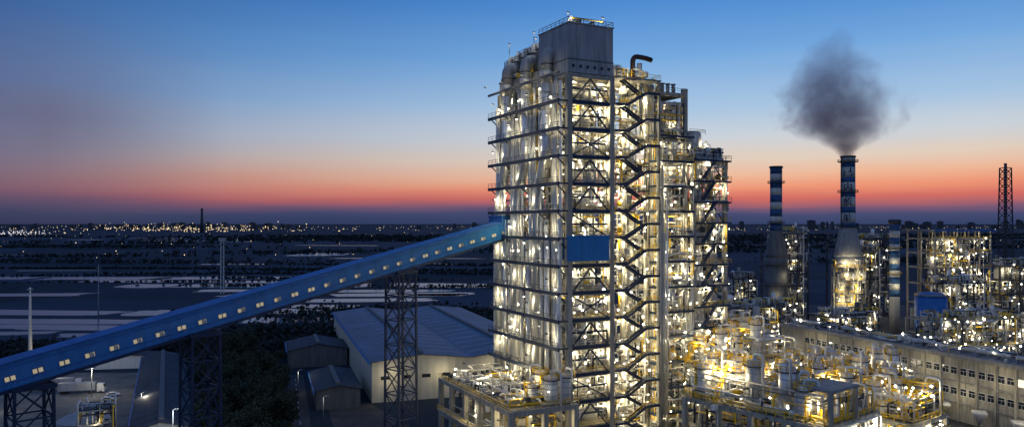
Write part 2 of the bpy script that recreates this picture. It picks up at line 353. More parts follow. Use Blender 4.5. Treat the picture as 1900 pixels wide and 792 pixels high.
# ============================================================ SECOND TOWER
T2=thing('process_tower','lower lit concrete frame process tower with pipes and platforms','industrial tower',C,ROT)
z2=[92.4,87.6]+[81.5-6.1*k for k in range(13)]
for x in (26.2,36.6):
    for y in (4.5,14): part(T2,'column',(MB().box(x-.6,y-.6,0,x+.6,y+.6,93.6),M_CON))
for i,z in enumerate(z2):
    m=MB().box(25.6,4.1,z-.8,37.2,4.9,z).box(25.6,13.6,z-.8,37.2,14.4,z).box(25.8,4.9,z-.7,26.6,13.6,z-.05).box(36.2,4.9,z-.7,37.0,13.6,z-.05)
    part(T2,'floor_beam_frame',(m,M_CON))
    if i!=1: part(T2,'floor_slab',(MB().box(26.7,5,z-.2,36.1,13.5,z+.03),M_SLAB))
    part(T2,'handrail',(MB().rail([(25.6,1.4 if i>1 else 3.9,z),(37,1.4 if i>1 else 3.9,z)]),M_YEL if i%2 else M_NAVY))
    if i>1:
        part(T2,'walkway',(MB().box(25.4,1.3,z-.5,37.2,4.05,z-.03),M_NAVY))
        if i%2: part(T2,'cross_brace',(MB().beam((26.6,4,z+.2),(36.2,4,z+5.2),.3),M_NAVY))
for i in range(5): part(T2,'vent_pipe',(MB().tube([(27.5+1.7*i,6,92.4),(27.5+1.7*i,6,94.6)],.45,10).lathe(27.5+1.7*i,6,[(.65,94.6),(.65,94.9)],10),M_CON))
z3=[76-5.2*k for k in range(14)]
frame(T2,[37.9,43.2,48],[2.5,8,13.5],z3,1.0,.6,M_CON,M_SLAB)
for i,z in enumerate(z3):
    part(T2,'walkway',(MB().box(37.3,1.1,z-.45,49,2.0,z-.03),M_NAVY)); part(T2,'side_walkway',(MB().box(48.55,2.1,z-.31,49.3,13,z-.04),M_NAVY))
    part(T2,'handrail',(MB().rail([(37.3,1.1,z),(49,1.1,z),(49.2,13,z)]),M_YEL if i%2 else M_NAVY))
    if i>0:
        part(T2,'stair_flight',(MB().beam((39,.9,z+.1),(43.2,.9,z+5.1),.15,.4).beam((39,.2,z+.1),(43.2,.2,z+5.1),.15,.4),M_NAVY))
        for (x,y,r) in ((40.4,4.6,1.5),(45.6,5,1.6),(40,10.5,1.6),(45.6,10.5,1.6)):
            if rg.random()<.9: part(T2,'vessel',(MB().lathe(x,y,vprof(r,z+.8,z+rg.uniform(2.2,3.7)),16),rg.choice([M_SIL,M_ALU,M_WHT])))
        part(T2,'cross_brace',(MB().beam((47.6,2.3,z) if i%2 else (43.6,2.3,z),(43.6,2.3,z+4.6) if i%2 else (47.6,2.3,z+4.6),.25),M_NAVY))
        lamp(T2,42.5 if i%2 else 46,1.6,z+3.7,340)
        if i%2: lamp(T2,38.8,4,z+3.6,380)
        else: lamp(T2,48.6,3.5,z+3.0,200)
for i,z in enumerate(z2[2:]):
    for (x,y,r) in ((29,8,1.8),(33.7,8.4,1.8)):
        if rg.random()<.9: part(T2,'vessel',(MB().lathe(x,y,vprof(r,z-5.1,z-5.1+rg.uniform(2.4,4)),16),rg.choice([M_SIL,M_ALU,M_WHT])))
    lamp(T2,28.2,3.4,z-1.6,380); lamp(T2,34.6,4,z-1.9,380)
for i in range(4): part(T2,'deck_tank',(MB().lathe(28+2.4*i,7+1.0*(i%2),vprof(.9+.2*(i%2),82.6,85+.6*i),14),M_WHT))
part(T2,'roof_vessel',(MB().lathe(40.4,6,vprof(2.3,77.6,82.5),20),M_ALU))
part(T2,'vessel_handrail',(MB().rail([(37.9,4,82.6),(43,4,82.6),(43,8,82.6)]),M_YEL))
part(T2,'roof_vessel',(MB().lathe(45.4,7,vprof(1.5,77.2,80),16),M_WHT))
lamp(T2,31,5.5,89.8,300); lamp(T2,42.9,3.5,80,300); lamp(T2,28,6,95,120); lamp(T2,33,4.8,84.5,300)
for i in range(5):
    part(T2,'riser_pipe',(MB().tube([(25.4+.65*i,.9-.1*i,10),(25.4+.65*i,.9-.1*i,[79,62,74,58,66][i])],.22+.06*(i%3),9),[M_ALU,M_SIL,M_GREY][i%3]))
pipes(T2,60,rg,(26,36.5,1.8,4,16,80),(.12,.34))
pipes(T2,35,rg,(37.4,48.5,1.8,3.2,16,75),(.1,.25))
tangle(T2,850,rg,[(26,37,1.6,8,12,80),(37.5,48.5,1.6,7,12,76),(26.5,36,4,9,80,90),(38,48,3,9,76.3,79)])
bulbs(T2,rg,60,(26,37,1.2,3,14,80)); bulbs(T2,rg,70,(37.4,48.8,1.0,2.5,14,76))
# ============================================================ DECKS
def vessel_thing(x,y,z,r,h,mt,label='silver vertical process vessel with domed top and yellow railing',rot=0):
    o=thing('process_vessel',label,'industrial tank',(x,y,z),rot,'process vessels on the plant decks')
    part(o,'shell',(MB().lathe(0,0,[(.05,.5),(r*.7,.6),(r,.9),(r,h),(r*.8,h+.16*r),(r*.45,h+.24*r),(.05,h+.27*r)],22),mt))
    m=MB()
    for i in range(4):
        a=math.pi/4+i*math.pi/2; m.beam((r*.85*math.cos(a),r*.85*math.sin(a),-.0),(r*.85*math.cos(a),r*.85*math.sin(a),1.1),.25)
    part(o,'support_skirt',(m,M_CONG))
    zz=h*.9; part(o,'platform',(MB().lathe(0,0,[(r+.6,zz),(r+.6,zz+.12)],16),M_DARK))
    m=MB()
    for a in range(12):
        a0=2*math.pi*a/12;a1=2*math.pi*(a+1)/12; q=r+.55
        m.rail([(q*math.cos(a0),q*math.sin(a0),zz+.1),(q*math.cos(a1),q*math.sin(a1),zz+.1)],t=.13,sp=1)
    part(o,'handrail',(m,M_YEL))
    a=R.uniform(0,6.28); dx,dy=math.cos(a),math.sin(a)
    part(o,'outlet_pipe',(MB().tube(rounded([(0,0,h),(0,0,h+r*.5+.7),(dx*(r+1.2),dy*(r+1.2),h+r*.5+.7),(dx*(r+1.2),dy*(r+1.2),0)],.8,4),.2+.06*r/2,9),R.choice([M_SIL,M_WHT,M_ALU])))
    for f_ in (.3,.55,.75): part(o,'flange_ring',(MB().lathe(0,0,[(r+.07,h*f_),(r+.07,h*f_+.13)],22),M_GREY))
    a+=2; part(o,'top_nozzle',(MB().lathe(.5*r*math.cos(a),.5*r*math.sin(a),[(.18,h+.1*r),(.18,h+.2*r+.8),(.3,h+.2*r+.8),(.3,h+.2*r+1.0)],8),M_ALU))
    part(o,'ladder',(MB().beam(((r+.2)*math.cos(a),(r+.2)*math.sin(a),0),((r+.2)*math.cos(a),(r+.2)*math.sin(a),zz),.12,.5),M_YEL))
    return o
D1=thing('equipment_deck','concrete equipment deck with yellow railings at the tower foot','platform',(C[0],C[1],-2.2),ROT)
frame(D1,[-18,-10,-2.6],[-7,0,8,16,24,31],[24,16,8],1.1,.9,M_CON,M_SLAB)
part(D1,'handrail',(MB().rail([(-2,-7.4,24.1),(-18.5,-7.4,24.1),(-18.5,31.3,24.1)],t=.12),M_YEL))
part(D1,'lower_gallery',(MB().box(-21,-9,17.5,-18.7,26,17.8),M_CON)); part(D1,'handrail',(MB().rail([(-21,-9,17.8),(-21,26,17.8)],t=.12),M_YEL))
for i in range(22):
    x=R.uniform(-17,-4);y=R.uniform(-6,29); w=R.uniform(.5,1.4);h=R.uniform(.7,2.2)
    part(D1,'pump_unit',(MB().box(x-w,y-w*.6,24.12,x+w,y+w*.6,24.5).tube([(x-w*.8,y,24.5+w*.5),(x+w*.8,y,24.5+w*.5)],w*.5,10),R.choice([M_GREY,M_ALU,M_DARK])))
pipes(D1,35,rg,(-17,-3.5,-6,28,24.5,27),(.1,.25))
tangle(D1,230,rg,[(-17,-3.5,-6,28,24.4,25.6),(-17,-3.5,-6,28,24.4,26),(-18,-3.5,-7,26,9,23)])
for (x,y) in ((-15,-4),(-8,2),(-15,12),(-6,18),(-14,26)): lamp(D1,x,y,27.6,260); 
for (x,y,z) in ((-18.9,-3,21),(-18.9,10,21),(-12,-5,20),(-10,12,20),(-6,-6,20),(-14,0,13),(-6,0,13)): lamp(D1,x,y,z,280)
bulbs(D1,rg,30,(-18,-3,-7,28,19,27.5))
def loc2w(x,y,ox=C[0],oy=C[1],rot=ROT):
    a=math.radians(rot); return (ox+x*math.cos(a)-y*math.sin(a),oy+x*math.sin(a)+y*math.cos(a))
for (x,y,r,h) in ((-7.4,-5,1.5,5.6),(-3.9,-5.4,1.4,6),(-11,-3,1.2,3.8),(-5,4,1.3,5)):
    w=loc2w(x,y); vessel_thing(w[0],w[1],21.92,r,h,M_WHT,rot=ROT)
def deck(ox,oy,rot,xs,ys,z,label,nv,npipe,nl,seed,rv=(1.0,1.9),hv=(3.5,7.5),ntan=300):
    rr=random.Random(seed)
    D=thing('equipment_deck',label,'platform',(ox,oy,0),rot)
    frame(D,xs,ys,[z,z-7,z-14],.9,.7,M_CON,M_SLAB)
    x0,x1,y0,y1=xs[0],xs[-1],ys[0],ys[-1]
    part(D,'handrail',(MB().rail([(x0-.4,y1,z+.1),(x0-.4,y0-.4,z+.1),(x1+.4,y0-.4,z+.1),(x1+.4,y1,z+.1)],t=.15),M_YEL))
    part(D,'handrail',(MB().rail([(x0-.4,y1,z-6.9),(x0-.4,y0-.4,z-6.9),(x1+.4,y0-.4,z-6.9)],t=.15),M_YEL))
    pipes(D,npipe,rr,(x0+.5,x1-.5,y0+.5,y1-.5,z+.5,z+5),(.1,.32),[M_ALU,M_SIL,M_WHT,M_YEL])
    tangle(D,ntan,rr,[(x0+.3,x1-.3,y0+.3,y1-.3,z+.3,z+3),(x0+.3,x1-.3,y0+.3,y1-.3,z+.3,z+4.5),(x0-.8,x1,y0-.9,y1,z-6.5,z-.5)])
    bulbs(D,rr,50,(x0,x1,y0,y1,z+1.5,z+6.5)); bulbs(D,rr,24,(x0,x1,y0-.4,y0+1,z-5,z-1.5))
    for i in range(13):
        px,py=rr.uniform(x0+1,x1-4),rr.uniform(y0+1,y1-3); h=rr.uniform(2.2,5.8); q=rr.uniform(2.6,4)
        part(D,'yellow_guard_rail',(MB().rail([(px,py,z+h),(px+q,py,z+h),(px+q,py+3,z+h),(px,py+3,z+h),(px,py,z+h)],t=.16),M_YEL))
        part(D,'access_platform',(MB().box(px,py,z+h-.18,px+q,py+3,z+h).beam((px+.2,py+.2,z),(px+.2,py+.2,z+h-.2),.24).beam((px+q-.2,py+.2,z),(px+q-.2,py+.2,z+h-.2),.24).beam((px+q-.2,py+2.8,z),(px+q-.2,py+2.8,z+h-.2),.24),M_GREY))
        if i%2==0: part(D,'access_stair',(MB().beam((px-3,py,z+.1),(px,py,z+h),.12,.3).beam((px-3,py+.9,z+.1),(px,py+.9,z+h),.12,.3).rail([(px-3,py,z+.1),(px,py,z+h)],t=.12),M_YEL))
    placed=[]; tries=0
    while len(placed)<nv and tries<600:
        tries+=1
        r=rr.uniform(*rv); px,py=rr.uniform(x0+r,x1-r),rr.uniform(y0+r,y1-r)
        if all((px-a)**2+(py-b)**2>(r+c+.7)**2 for a,b,c in placed):
            placed.append((px,py,r)); w=loc2w(px,py,ox,oy,rot)
            vessel_thing(w[0],w[1],z+.12,r,rr.uniform(*hv),rr.choice([M_SIL,M_SIL,M_WHT,M_ALU]),rot=rot)
    for i in range(nl):
        lamp(D,rr.uniform(x0+.5,x1-.5),rr.uniform(y0-.5,y1-.5),z+rr.uniform(2.5,6.5),500,r=rr.choice((.3,.3,.5)))
        if i%2==0: lamp(D,rr.uniform(x0+1,x1-1),y0-.9+rr.uniform(0,2),z-2.2,500)
    return D
DA=deck(52,126,38,[0,6,12,18],[0,7,14,21,29],26,'bright lit concrete deck crowded with silver vessels and pipes',15,70,15,3,rv=(1.1,1.6),hv=(5.5,8.5),ntan=340)
part(DA,'canopy_roof',(MB().box(1,-1,31.6,10,6,32.1),M_CONG)); 
for (x,y) in ((1.4,-.5),(9.5,-.5),(1.4,5.5),(9.5,5.5)): part(DA,'canopy_column',(MB().box(x-.35,y-.35,26.1,x+.35,y+.35,31.6),M_CON))
DB=deck(76,143,38,[0,7,14],[0,8,16,24],22,'lit lower concrete deck with white vessels and yellow railings',10,45,9,5,rv=(1.0,1.6),hv=(5,8.5),ntan=260)
DC=deck(45,180,27,[0,8,16,24,32],[0,8,16,24],26,'lit rear concrete deck with pipes and vessels',18,60,13,8,rv=(1.1,1.8),hv=(5,9),ntan=360)
DE=deck(82,186,27,[0,8,16,24,31],[0,9,18,27],16,'lit low concrete deck with dense pipework and tanks',18,50,10,12,rv=(1.2,2),hv=(6,10),ntan=380)
DF=deck(69,146,27,[0,5,10],[0,8,16,24],17,'narrow lit pipe bridge deck between the process decks',6,30,4,15,hv=(4,9),ntan=220,rv=(.8,1.3))
# ============================================================ CONVEYOR GALLERY
A=Vector((-78,115,36.9)); B=Vector((-.9,195,59.0)); d=(B-A).normalized()
A2=A-d*22
Lg=(B-A2).length
G=thing('conveyor_gallery','long sloping blue enclosed conveyor gallery with small lit windows','conveyor bridge',A2)
yaw=math.atan2(d.y,d.x); pit=math.asin(d.z)
G.rotation_euler=(0,-pit,yaw)
part(G,'gallery_wall',(MB().box(0,-2,-2.0,Lg,2,1.9),M_BLUE))
part(G,'gallery_roof',(MB().box(-.2,-2.25,1.9,Lg,2.25,2.12),M_BLUEP))
part(G,'wall_trim',(MB().box(0,-2.08,-1.15,Lg,-2.004,-1.03),M_BLUEP)); part(G,'wall_trim',(MB().box(0,-2.08,1.2,Lg,-2.004,1.3),M_BLUEP))
m=MB()
for y in (-2.05,2.05): m.box(0,y-.12,-2.5,Lg,y+.12,-2.02)
n=int(Lg/6)
for i in range(n): m.beam((i*6,-2,-2.3),(i*6+6,2,-2.3),.18); m.box(i*6,-2,-2.4,i*6+.2,2,-2.2)
part(G,'under_frame',(m,M_NAVY))
x=4; i=0
wm=MB().box(-.78,-.05,-.42,.78,0,.42).mesh('window_frame',M_GREYD)
wp=MB().box(-.7,-.1,-.34,-.1,-.052,.34).mesh('window_pane',M_WIN); wp2=MB().box(.1,-.1,-.34,.7,-.052,.34).mesh('window_pane',M_WIN)
wo=MB().add([(.12,-.11,-.34),(.5,-.45,-.34),(.5,-.45,.34),(.12,-.11,.34)],[(0,1,2,3)]).mesh('open_sash',M_FRM)
while x<Lg-2:
    w=part(G,'window',wm,(x,-2.0,-.45)); part(w,'window_pane',wp); part(w,'window_pane',wp2)
    if R.random()<.5: part(w,'open_sash',wo)
    x+=3.75; i+=1
def trestle(x,y,ztop,w,lab):
    o=thing('conveyor_trestle',lab,'support tower',(x,y,0),math.degrees(yaw),'lattice towers carrying the conveyor')
    h=w/2; b=h*1.12
    cs=[(-1,-1),(1,-1),(1,1),(-1,1)]
    for cx,cy in cs: part(o,'leg',(MB().beam((cx*b,cy*b,0),(cx*h,cy*h,ztop),.42),M_NAVY))
    part(o,'head_beam',(MB().box(-h-.5,-h-.3,ztop-.6,h+.5,h+.3,ztop),M_NAVY))
    n=int(ztop/5)
    for k in range(4):
        m=MB(); c0=cs[k]; c1=cs[(k+1)%4]
        for j in range(n):
            za=ztop*j/n; zb=ztop*(j+1)/n; sa=b+(h-b)*j/n; sb=b+(h-b)*(j+1)/n
            m.beam((c0[0]*sa,c0[1]*sa,za),(c1[0]*sb,c1[1]*sb,zb),.2); m.beam((c1[0]*sa,c1[1]*sa,za),(c0[0]*sb,c0[1]*sb,zb),.2)
            m.beam((c0[0]*sb,c0[1]*sb,zb),(c1[0]*sb,c1[1]*sb,zb),.24)
        part(o,'lattice_bracing',(m,M_NAVY))
for s,w in ((.313,4.7),(.723,5.0),(.965,5.2)):
    p=B.lerp(A,s); trestle(p.x,p.y,p.z-2.6,w,'navy steel lattice trestle under the blue conveyor')
# ============================================================ WAREHOUSE AND SHEDS
def gable(name,label,x,y,rot,w,l,he,hr,mw,mr,bays=1,group=None,strips=True):
    o=thing(name,label,'building',(x,y,0),rot,group)
    part(o,'wall',(MB().box(0,0,0,w*bays,.3,he).box(0,l-.3,0,w*bays,l,he).box(0,.3,0,.3,l-.3,he).box(w*bays-.3,.3,0,w*bays,l-.3,he),mw))
    for b_ in range(bays):
        x0=b_*w; xm=x0+w/2; x1=x0+w
        m=MB(); e=.7
        xa=x0-(e if b_==0 else 0); xb=x1+(e if b_==bays-1 else 0)
        vs=[(xa,-e,he),(xm,-e,hr),(xb,-e,he),(xa,l+e,he),(xm,l+e,hr),(xb,l+e,he)]
        vs+=[(a,b2,c+.25) for a,b2,c in vs]
        m.add(vs,[(0,3,4,1),(1,4,5,2),(6,7,10,9),(7,8,11,10),(0,1,7,6),(1,2,8,7),(3,9,10,4),(4,10,11,5),(0,6,9,3),(2,5,11,8)])
        part(o,'roof',(m,mr))
        m=MB().add([(x0,.02,he),(x1,.02,he),(xm,.02,hr-.05),(x0,.25,he),(x1,.25,he),(xm,.25,hr-.05)],[(0,1,2),(5,4,3),(0,2,5,3),(1,4,5,2)])
        part(o,'gable_wall',(m,mw))
        part(o,'ridge_vent',(MB().box(xm-.7,1,hr+.1,xm+.7,l-1,hr+.8),M_GREYD))
        if strips:
          for yy in range(8,int(l)-6,10):
            for sgn in (-1,1):
                t0,t1=.15,.9
                ax=xm+sgn*w/2*t0; bx=xm+sgn*w/2*t1; az=hr-(hr-he)*t0+.28; bz=hr-(hr-he)*t1+.28
                f=(0,1,2,3) if sgn>0 else (3,2,1,0)
                part(o,'roof_light_panel',(MB().add([(ax,yy,az),(bx,yy,bz),(bx,yy+1.3,bz),(ax,yy+1.3,az)],[f]),M_ROOFL))
    part(o,'gutter',(MB().box(-1.0,-.8,he-.7,-.6,l+.8,he+.05),M_BLUE))
    return o
W=gable('warehouse','large warehouse with twin blue grey metal gable roofs',-47,253,18,34,150,13.5,15.4,M_BEIGE,M_ROOF,2)
part(W,'door',(MB().box(8,-.12,0,14,-.005,5.5),M_GREY))
for i in range(8): part(W,'window_strip',(MB().box(3+7*i,-.1,7.5,6+7*i,-.006,8.7),M_GLASS))
lamp(W,6,-4.5,9,420,r=.2); lamp(W,24,-4.5,9,420,r=.2); lamp(W,42,-4.5,9,420,r=.2)
S1=gable('storage_shed','long shed with dark pitched roof and pale wall',-97,192,24.6,14,118,7,9,M_BEIGE,M_ROOFD,strips=False)
S2=gable('storage_shed','small shed with grey pitched roof beside the trees',-93,314,18,24,26,7,9.5,M_GREYD,M_ROOFD,strips=False)
S3=gable('storage_shed','small shed with low grey roof by the access road',-63,243,18,14,34,6,7.6,M_GREYD,M_ROOFD,strips=False)
S4=gable('storage_shed','low white shed at the edge of the lit yard',-200,306,10,50,10,5,6.5,M_WHT,M_ROOFD,strips=False)
structure('ground',MB().add([(-30000,-200,0),(30000,-200,0),(30000,45000,0),(-30000,45000,0)],[(0,1,2,3)]),M_GND)
structure('paved_yard',MB().add([(-205,190,.004),(-95,180,.004),(-150,305,.004),(-215,304,.004)],[(0,1,2,3)]),M_YARD)
structure('plant_pavement',MB().add([(-30,60,.004),(330,60,.004),(330,560,.004),(40,560,.004),(-12,230,.004)],[(0,1,2,3,4)]),M_ASPH)
structure('access_road',MB().add([(-43,170,.008),(-48.5,170,.008),(-89.5,300,.008),(-83,300,.008)],[(0,1,2,3)]),M_ASPH)
structure('service_yard',MB().add([(-47,205,.006),(-20,205,.006),(-47,252,.006),(-62,252,.006)],[(0,1,2,3)]),M_ASPH)
mk=MB()
for i in range(14):
    y=172+i*9; x=-46-(y-170)*.31
    mk.add([(x-.1,y,.012),(x+.1,y,.012),(x-1.0,y+3.5,.012),(x-1.2,y+3.5,.012)],[(0,1,2,3)])
structure('road_markings',mk,M_WHT)
def yard_lamp(x,y,h,P,col=(1,.9,.68),r=.3):
    o=thing('street_lamp','tall yard lamp post with bright lit head','street lamp',(x,y,0),0,'lamp posts in the yard')
    part(o,'post',(MB().lathe(0,0,[(.18,0),(.1,h)],8),M_GREY)); part(o,'arm',(MB().beam((0,0,h-.1),(1.2,-.3,h+.3),.12),M_GREY))
    part(o,'lamp_head',(MB().box(.8,-.5,h+.2,1.7,-.1,h+.4),M_GREY))
    lamp(o,1.2,-.35,h-.35,P,col,r,'lamp_glass'); return o
yard_lamp(-146,262,10,1100); yard_lamp(-172,285,10,1000); yard_lamp(-84.5,188,13.8,900,(.9,.95,1),1.15); yard_lamp(-165,240,9,550); yard_lamp(-76,268,8,200); yard_lamp(-58,232,7,110)
yard_lamp(-112,228,9,420)
def truck(x,y,rot,label):
    o=thing('truck',label,'truck',(x,y,0),rot)
    part(o,'trailer_box',(MB().box(-9,-1.25,1.15,3,1.25,3.9),M_GREY))
    part(o,'chassis',(MB().box(-8.8,-.5,.75,5.6,.5,1.13),M_DARK))
    c=MB().add([(3.6,-1.2,.6),(6,-1.2,.6),(6,-1.2,1.9),(5.6,-1.2,3.2),(3.6,-1.2,3.4),(3.6,1.2,.6),(6,1.2,.6),(6,1.2,1.9),(5.6,1.2,3.2),(3.6,1.2,3.4)],
      [(0,1,2,3,4),(9,8,7,6,5),(0,5,6,1),(1,6,7,2),(2,7,8,3),(3,8,9,4),(4,9,5,0)])
    part(o,'cab',(c,M_WHT)); part(o,'windscreen',(MB().add([(6.02,-1.05,1.98),(6.02,1.05,1.98),(5.69,1.05,3.1),(5.69,-1.05,3.1)],[(0,1,2,3)]),M_GLASS))
    wh=MB().tube([(0,-.15,0),(0,.15,0)],.5,14).mesh('wheel',M_TYRE)
    for wx in (-7.8,-6.5,1.2,4.8):
        for wy in (-1.05,1.05): part(o,'wheel',wh,(wx,wy,.5))
truck(-151,268,12,'grey box lorry parked in the lit yard'); truck(-163,275,15,'grey box lorry parked beside another lorry')
def car(x,y,rot,label):
    o=thing('parked_car',label,'car',(x,y,0),rot)
    pr=[(-2.1,.35),(2.1,.35),(2.15,.75),(1.9,.92),(1.0,1.0),(.4,1.42),(-1.2,1.45),(-1.8,1.0),(-2.15,.9)]
    n=len(pr); m=MB().add([(a,-.85,b) for a,b in pr]+[(a,.85,b) for a,b in pr],[tuple(range(n)),tuple(range(2*n-1,n-1,-1))]+[((i+1)%n,i,n+i,n+(i+1)%n) for i in range(n)])
    part(o,'body',(m,M_WHT))
    part(o,'window',(MB().add([(-1.5,-.856,1.03),(.85,-.856,1.03),(.35,-.856,1.36),(-1.15,-.856,1.38)],[(0,1,2,3)]),M_GLASS))
    wh=MB().tube([(0,-.1,0),(0,.1,0)],.33,14).mesh('wheel',M_TYRE)
    for wx in (-1.3,1.3):
        for wy in (-.8,.8): part(o,'wheel',wh,(wx,wy,.33))
car(-139,263,20,'white car parked beside the long shed'); car(-137,256,20,'white car parked beside the long shed')
o=thing('storage_tank','round grey storage tank with shallow domed roof','storage tank',(-118,208,0))
part(o,'tank_shell',(MB().lathe(0,0,[(6.5,0),(6.5,6)],32),M_GREY)); part(o,'tank_roof',(MB().lathe(0,0,[(6.7,6.0),(6.6,6.2),(5,7.2),(3,7.9),(.2,8.3)],32),M_GREY))
o=thing('equipment_deck','small dark steel frame with tanks beside the long shed','platform',(-99,190,0),24)
frame(o,[-9,-5,-1],[0,5],[14,9,4.5],.4,.3,M_DARK,M_GREYD)
pipes(o,24,rg,(-9,-1,-.5,5,1,16),(.12,.3)); tangle(o,60,rg,[(-9,-1,-.5,5,1,15)]); lamp(o,-5,-1,11,60); lamp(o,-3,-1,6,60)
# ============================================================ TREES
def crown(seed,rad,h,n):
    rr=random.Random(seed); m=MB(); cl=[]
    for i in range(22):
        a=rr.uniform(0,6.28); q=rad*math.sqrt(rr.random())*.8; zz=h*(.35+.6*rr.random())
        cl.append((q*math.cos(a),q*math.sin(a),zz,rad*rr.uniform(.22,.42)))
    for i in range(n):
        c=rr.choice(cl); u=Vector((rr.gauss(0,1),rr.gauss(0,1),rr.gauss(0,.8))).normalized()*c[3]*rr.uniform(.6,1.1)
        p=Vector(c[:3])+u; s=rr.uniform(.18,.42)
        a=Vector((rr.gauss(0,1),rr.gauss(0,1),rr.gauss(0,1))).normalized(); b2=a.cross(Vector((rr.gauss(0,1),rr.gauss(0,1),rr.gauss(0,1)))).normalized()
        m.add([p-a*s,p-b2*s*.6,p+a*s,p+b2*s*.6],[(0,1,2,3)])
    return m.mesh('crown',M_LEAF)
crowns=[crown(i,3.8+.5*i,9+i,2600) for i in range(3)]
tr=MB().lathe(0,0,[(.3,0),(.2,3.5),(.1,6)],8)
for a in range(5): tr.tube([(0,0,2.5+.4*a),(1.6*math.cos(a*1.3),1.6*math.sin(a*1.3),5+.5*a)],[.1,.04],5)
trunk=tr.mesh('trunk',M_BARK)
cnt=0
while cnt<75:
    y=R.uniform(180,320); x=R.uniform(-.44*y,-.27*y)
    if x>-51-(y-170)*.31 or (x<-78-(y-192)*.458): continue
    if y>300 and x>-97: continue
    cnt+=1
    o=thing('tree','broad leafy dark tree standing in the plant grounds','tree',(x,y,0),R.uniform(0,360),'trees in the plant grounds')
    s=R.uniform(.75,1.4); o.scale=(s,s,s*R.uniform(.9,1.1)); part(o,'trunk',trunk); part(o,'crown',crowns[cnt%3])
wm_=MB()
def clump(rr,cx,cy,sx,sy,ang,n,hh,s0):
    ca,sa_=math.cos(ang),math.sin(ang)
    for i in range(n):
        u,v=rr.gauss(0,sx),rr.gauss(0,sy); x=cx+u*ca-v*sa_; y=cy+u*sa_+v*ca; h=hh*rr.uniform(.4,1.15)
        for k in range(7):
            p=Vector((x+rr.gauss(0,hh*.25),y+rr.gauss(0,hh*.25),h*rr.uniform(.15,1))); s=rr.uniform(.5,1)*s0
            a=Vector((rr.gauss(0,1),rr.gauss(0,1),rr.gauss(0,1))).normalized(); b2=a.cross(Vector((rr.gauss(0,1),rr.gauss(0,1),rr.gauss(0,1)))).normalized()
            wm_.add([p-a*s,p-b2*s,p+a*s,p+b2*s],[(0,1,2,3)])
rr=random.Random(77)
clump(rr,-185,348,75,9,.05,900,6,1.5); clump(rr,-60,470,50,16,-.1,600,8,1.6); clump(rr,-350,340,70,9,.1,500,5,1.4); clump(rr,-112,395,26,14,.2,500,7,1.5); clump(rr,-95,352,18,9,.2,300,6,1.4)
for i in range(14):
    y=rr.uniform(700,1100); x=rr.uniform(-.7,.02)*y
    clump(rr,x,y,rr.uniform(40,120)*y/700,rr.uniform(1,3)*y/700,rr.gauss(0,.08),160,rr.uniform(1.5,4),1.1*y/600)
for i in range(50):
    y=rr.uniform(1100,3800); x=rr.uniform(-.7,.7)*y
    clump(rr,x,y,rr.uniform(100,320)*y/2000,rr.uniform(8,25)*y/2000,rr.gauss(0,.15),110,rr.uniform(6,11),3.0*y/1500)
thing('woodland','dark uneven belts of trees around the fields','trees',mesh=wm_.mesh('woodland',M_WOOD),kind='stuff')
# ============================================================ PONDS
rr=random.Random(9)
def pond(cx,cy,w,h,rot):
    """irregular bank line: a rounded oblong whose edge wanders in and out"""
    n=48; vs=[]; ph=[rr.uniform(0,6.28) for _ in range(5)]; pw=rr.uniform(.3,.6); sk_=rr.uniform(-.3,.5)
    for i in range(n):
        a=2*math.pi*i/n; c,s=math.cos(a),math.sin(a)
        k=1+.08*math.sin(2*a+ph[0])+.07*math.sin(3*a+ph[1])+.05*math.sin(5*a+ph[2])+.04*math.sin(8*a+ph[3])+.03*math.sin(13*a+ph[4])
        vs.append((w/2*math.copysign(abs(c)**pw,c)*k+sk_*h*.5*s,h/2*math.copysign(abs(s)**pw,s)*k,0))
    structure('pond',MB().add(vs,[tuple(range(n))]),M_WAT,(cx,cy,.02),rot)
y=372
while y<860:
    hh=rr.uniform(24,46)*y/500; x=-.74*y+rr.uniform(-30,0)
    while x<-.30*y+(80 if y>560 else 0):
        ww=rr.uniform(50,150)
        if rr.random()<.66: pond(x+ww/2,y+hh/2+rr.uniform(-4,4),ww-10,hh*rr.uniform(.6,.84),rr.uniform(-5,5))
        x+=ww
    y+=hh+rr.uniform(0,8)
pond(-135,520,110,34,-3); pond(-375,1480,95,130,0); pond(-150,1500,60,60,5); pond(-60,640,40,20,5)
for i in range(14):
    y=rr.uniform(950,3400); pond(rr.uniform(-.7,.1)*y,y,rr.uniform(60,220)*y/1500,rr.uniform(14,40)*y/1500,rr.uniform(-8,8))
# ============================================================ MASTS AND DISTANT THINGS
def mast(x,y,h,w,label,name='lattice_mast'):
    o=thing(name,label,'mast',(x,y,0),20)
    m=MB(); n=int(h/4)
    for j in range(n):
        za,zb=h*j/n,h*(j+1)/n; s=w/2
        for k in range(4):
            cs=[(-s,-s),(s,-s),(s,s),(-s,s)]; a=cs[k];b2=cs[(k+1)%4]
            m.beam((*a,za),(*b2,zb),w*.08)
    part(o,'bracing',(m,M_GREY))
    for a,b2 in ((-1,-1),(1,-1),(1,1),(-1,1)): part(o,'leg',(MB().beam((a*w/2,b2*w/2,0),(a*w/2,b2*w/2,h),w*.24),M_WHT))
    part(o,'antenna_platform',(MB().box(-w,-w,h-3,w,w,h-2.6),M_GREY)); part(o,'antenna',(MB().box(-w*1.3,-.2,h-1,w*1.3,.2,h+2),M_GREY))
    return o
mast(-248,646,46,2.4,'grey slender telecom mast rising from the fields')
o=thing('lamp_mast','tall white tapered high mast pole by the plant fence','mast',(-182,285,0)); part(o,'pole',(MB().lathe(0,0,[(.9,0),(.35,34),(.3,36)],12),M_WHT)); part(o,'head_ring',(MB().lathe(0,0,[(1.0,35),(1.0,35.5)],12),M_GREY))
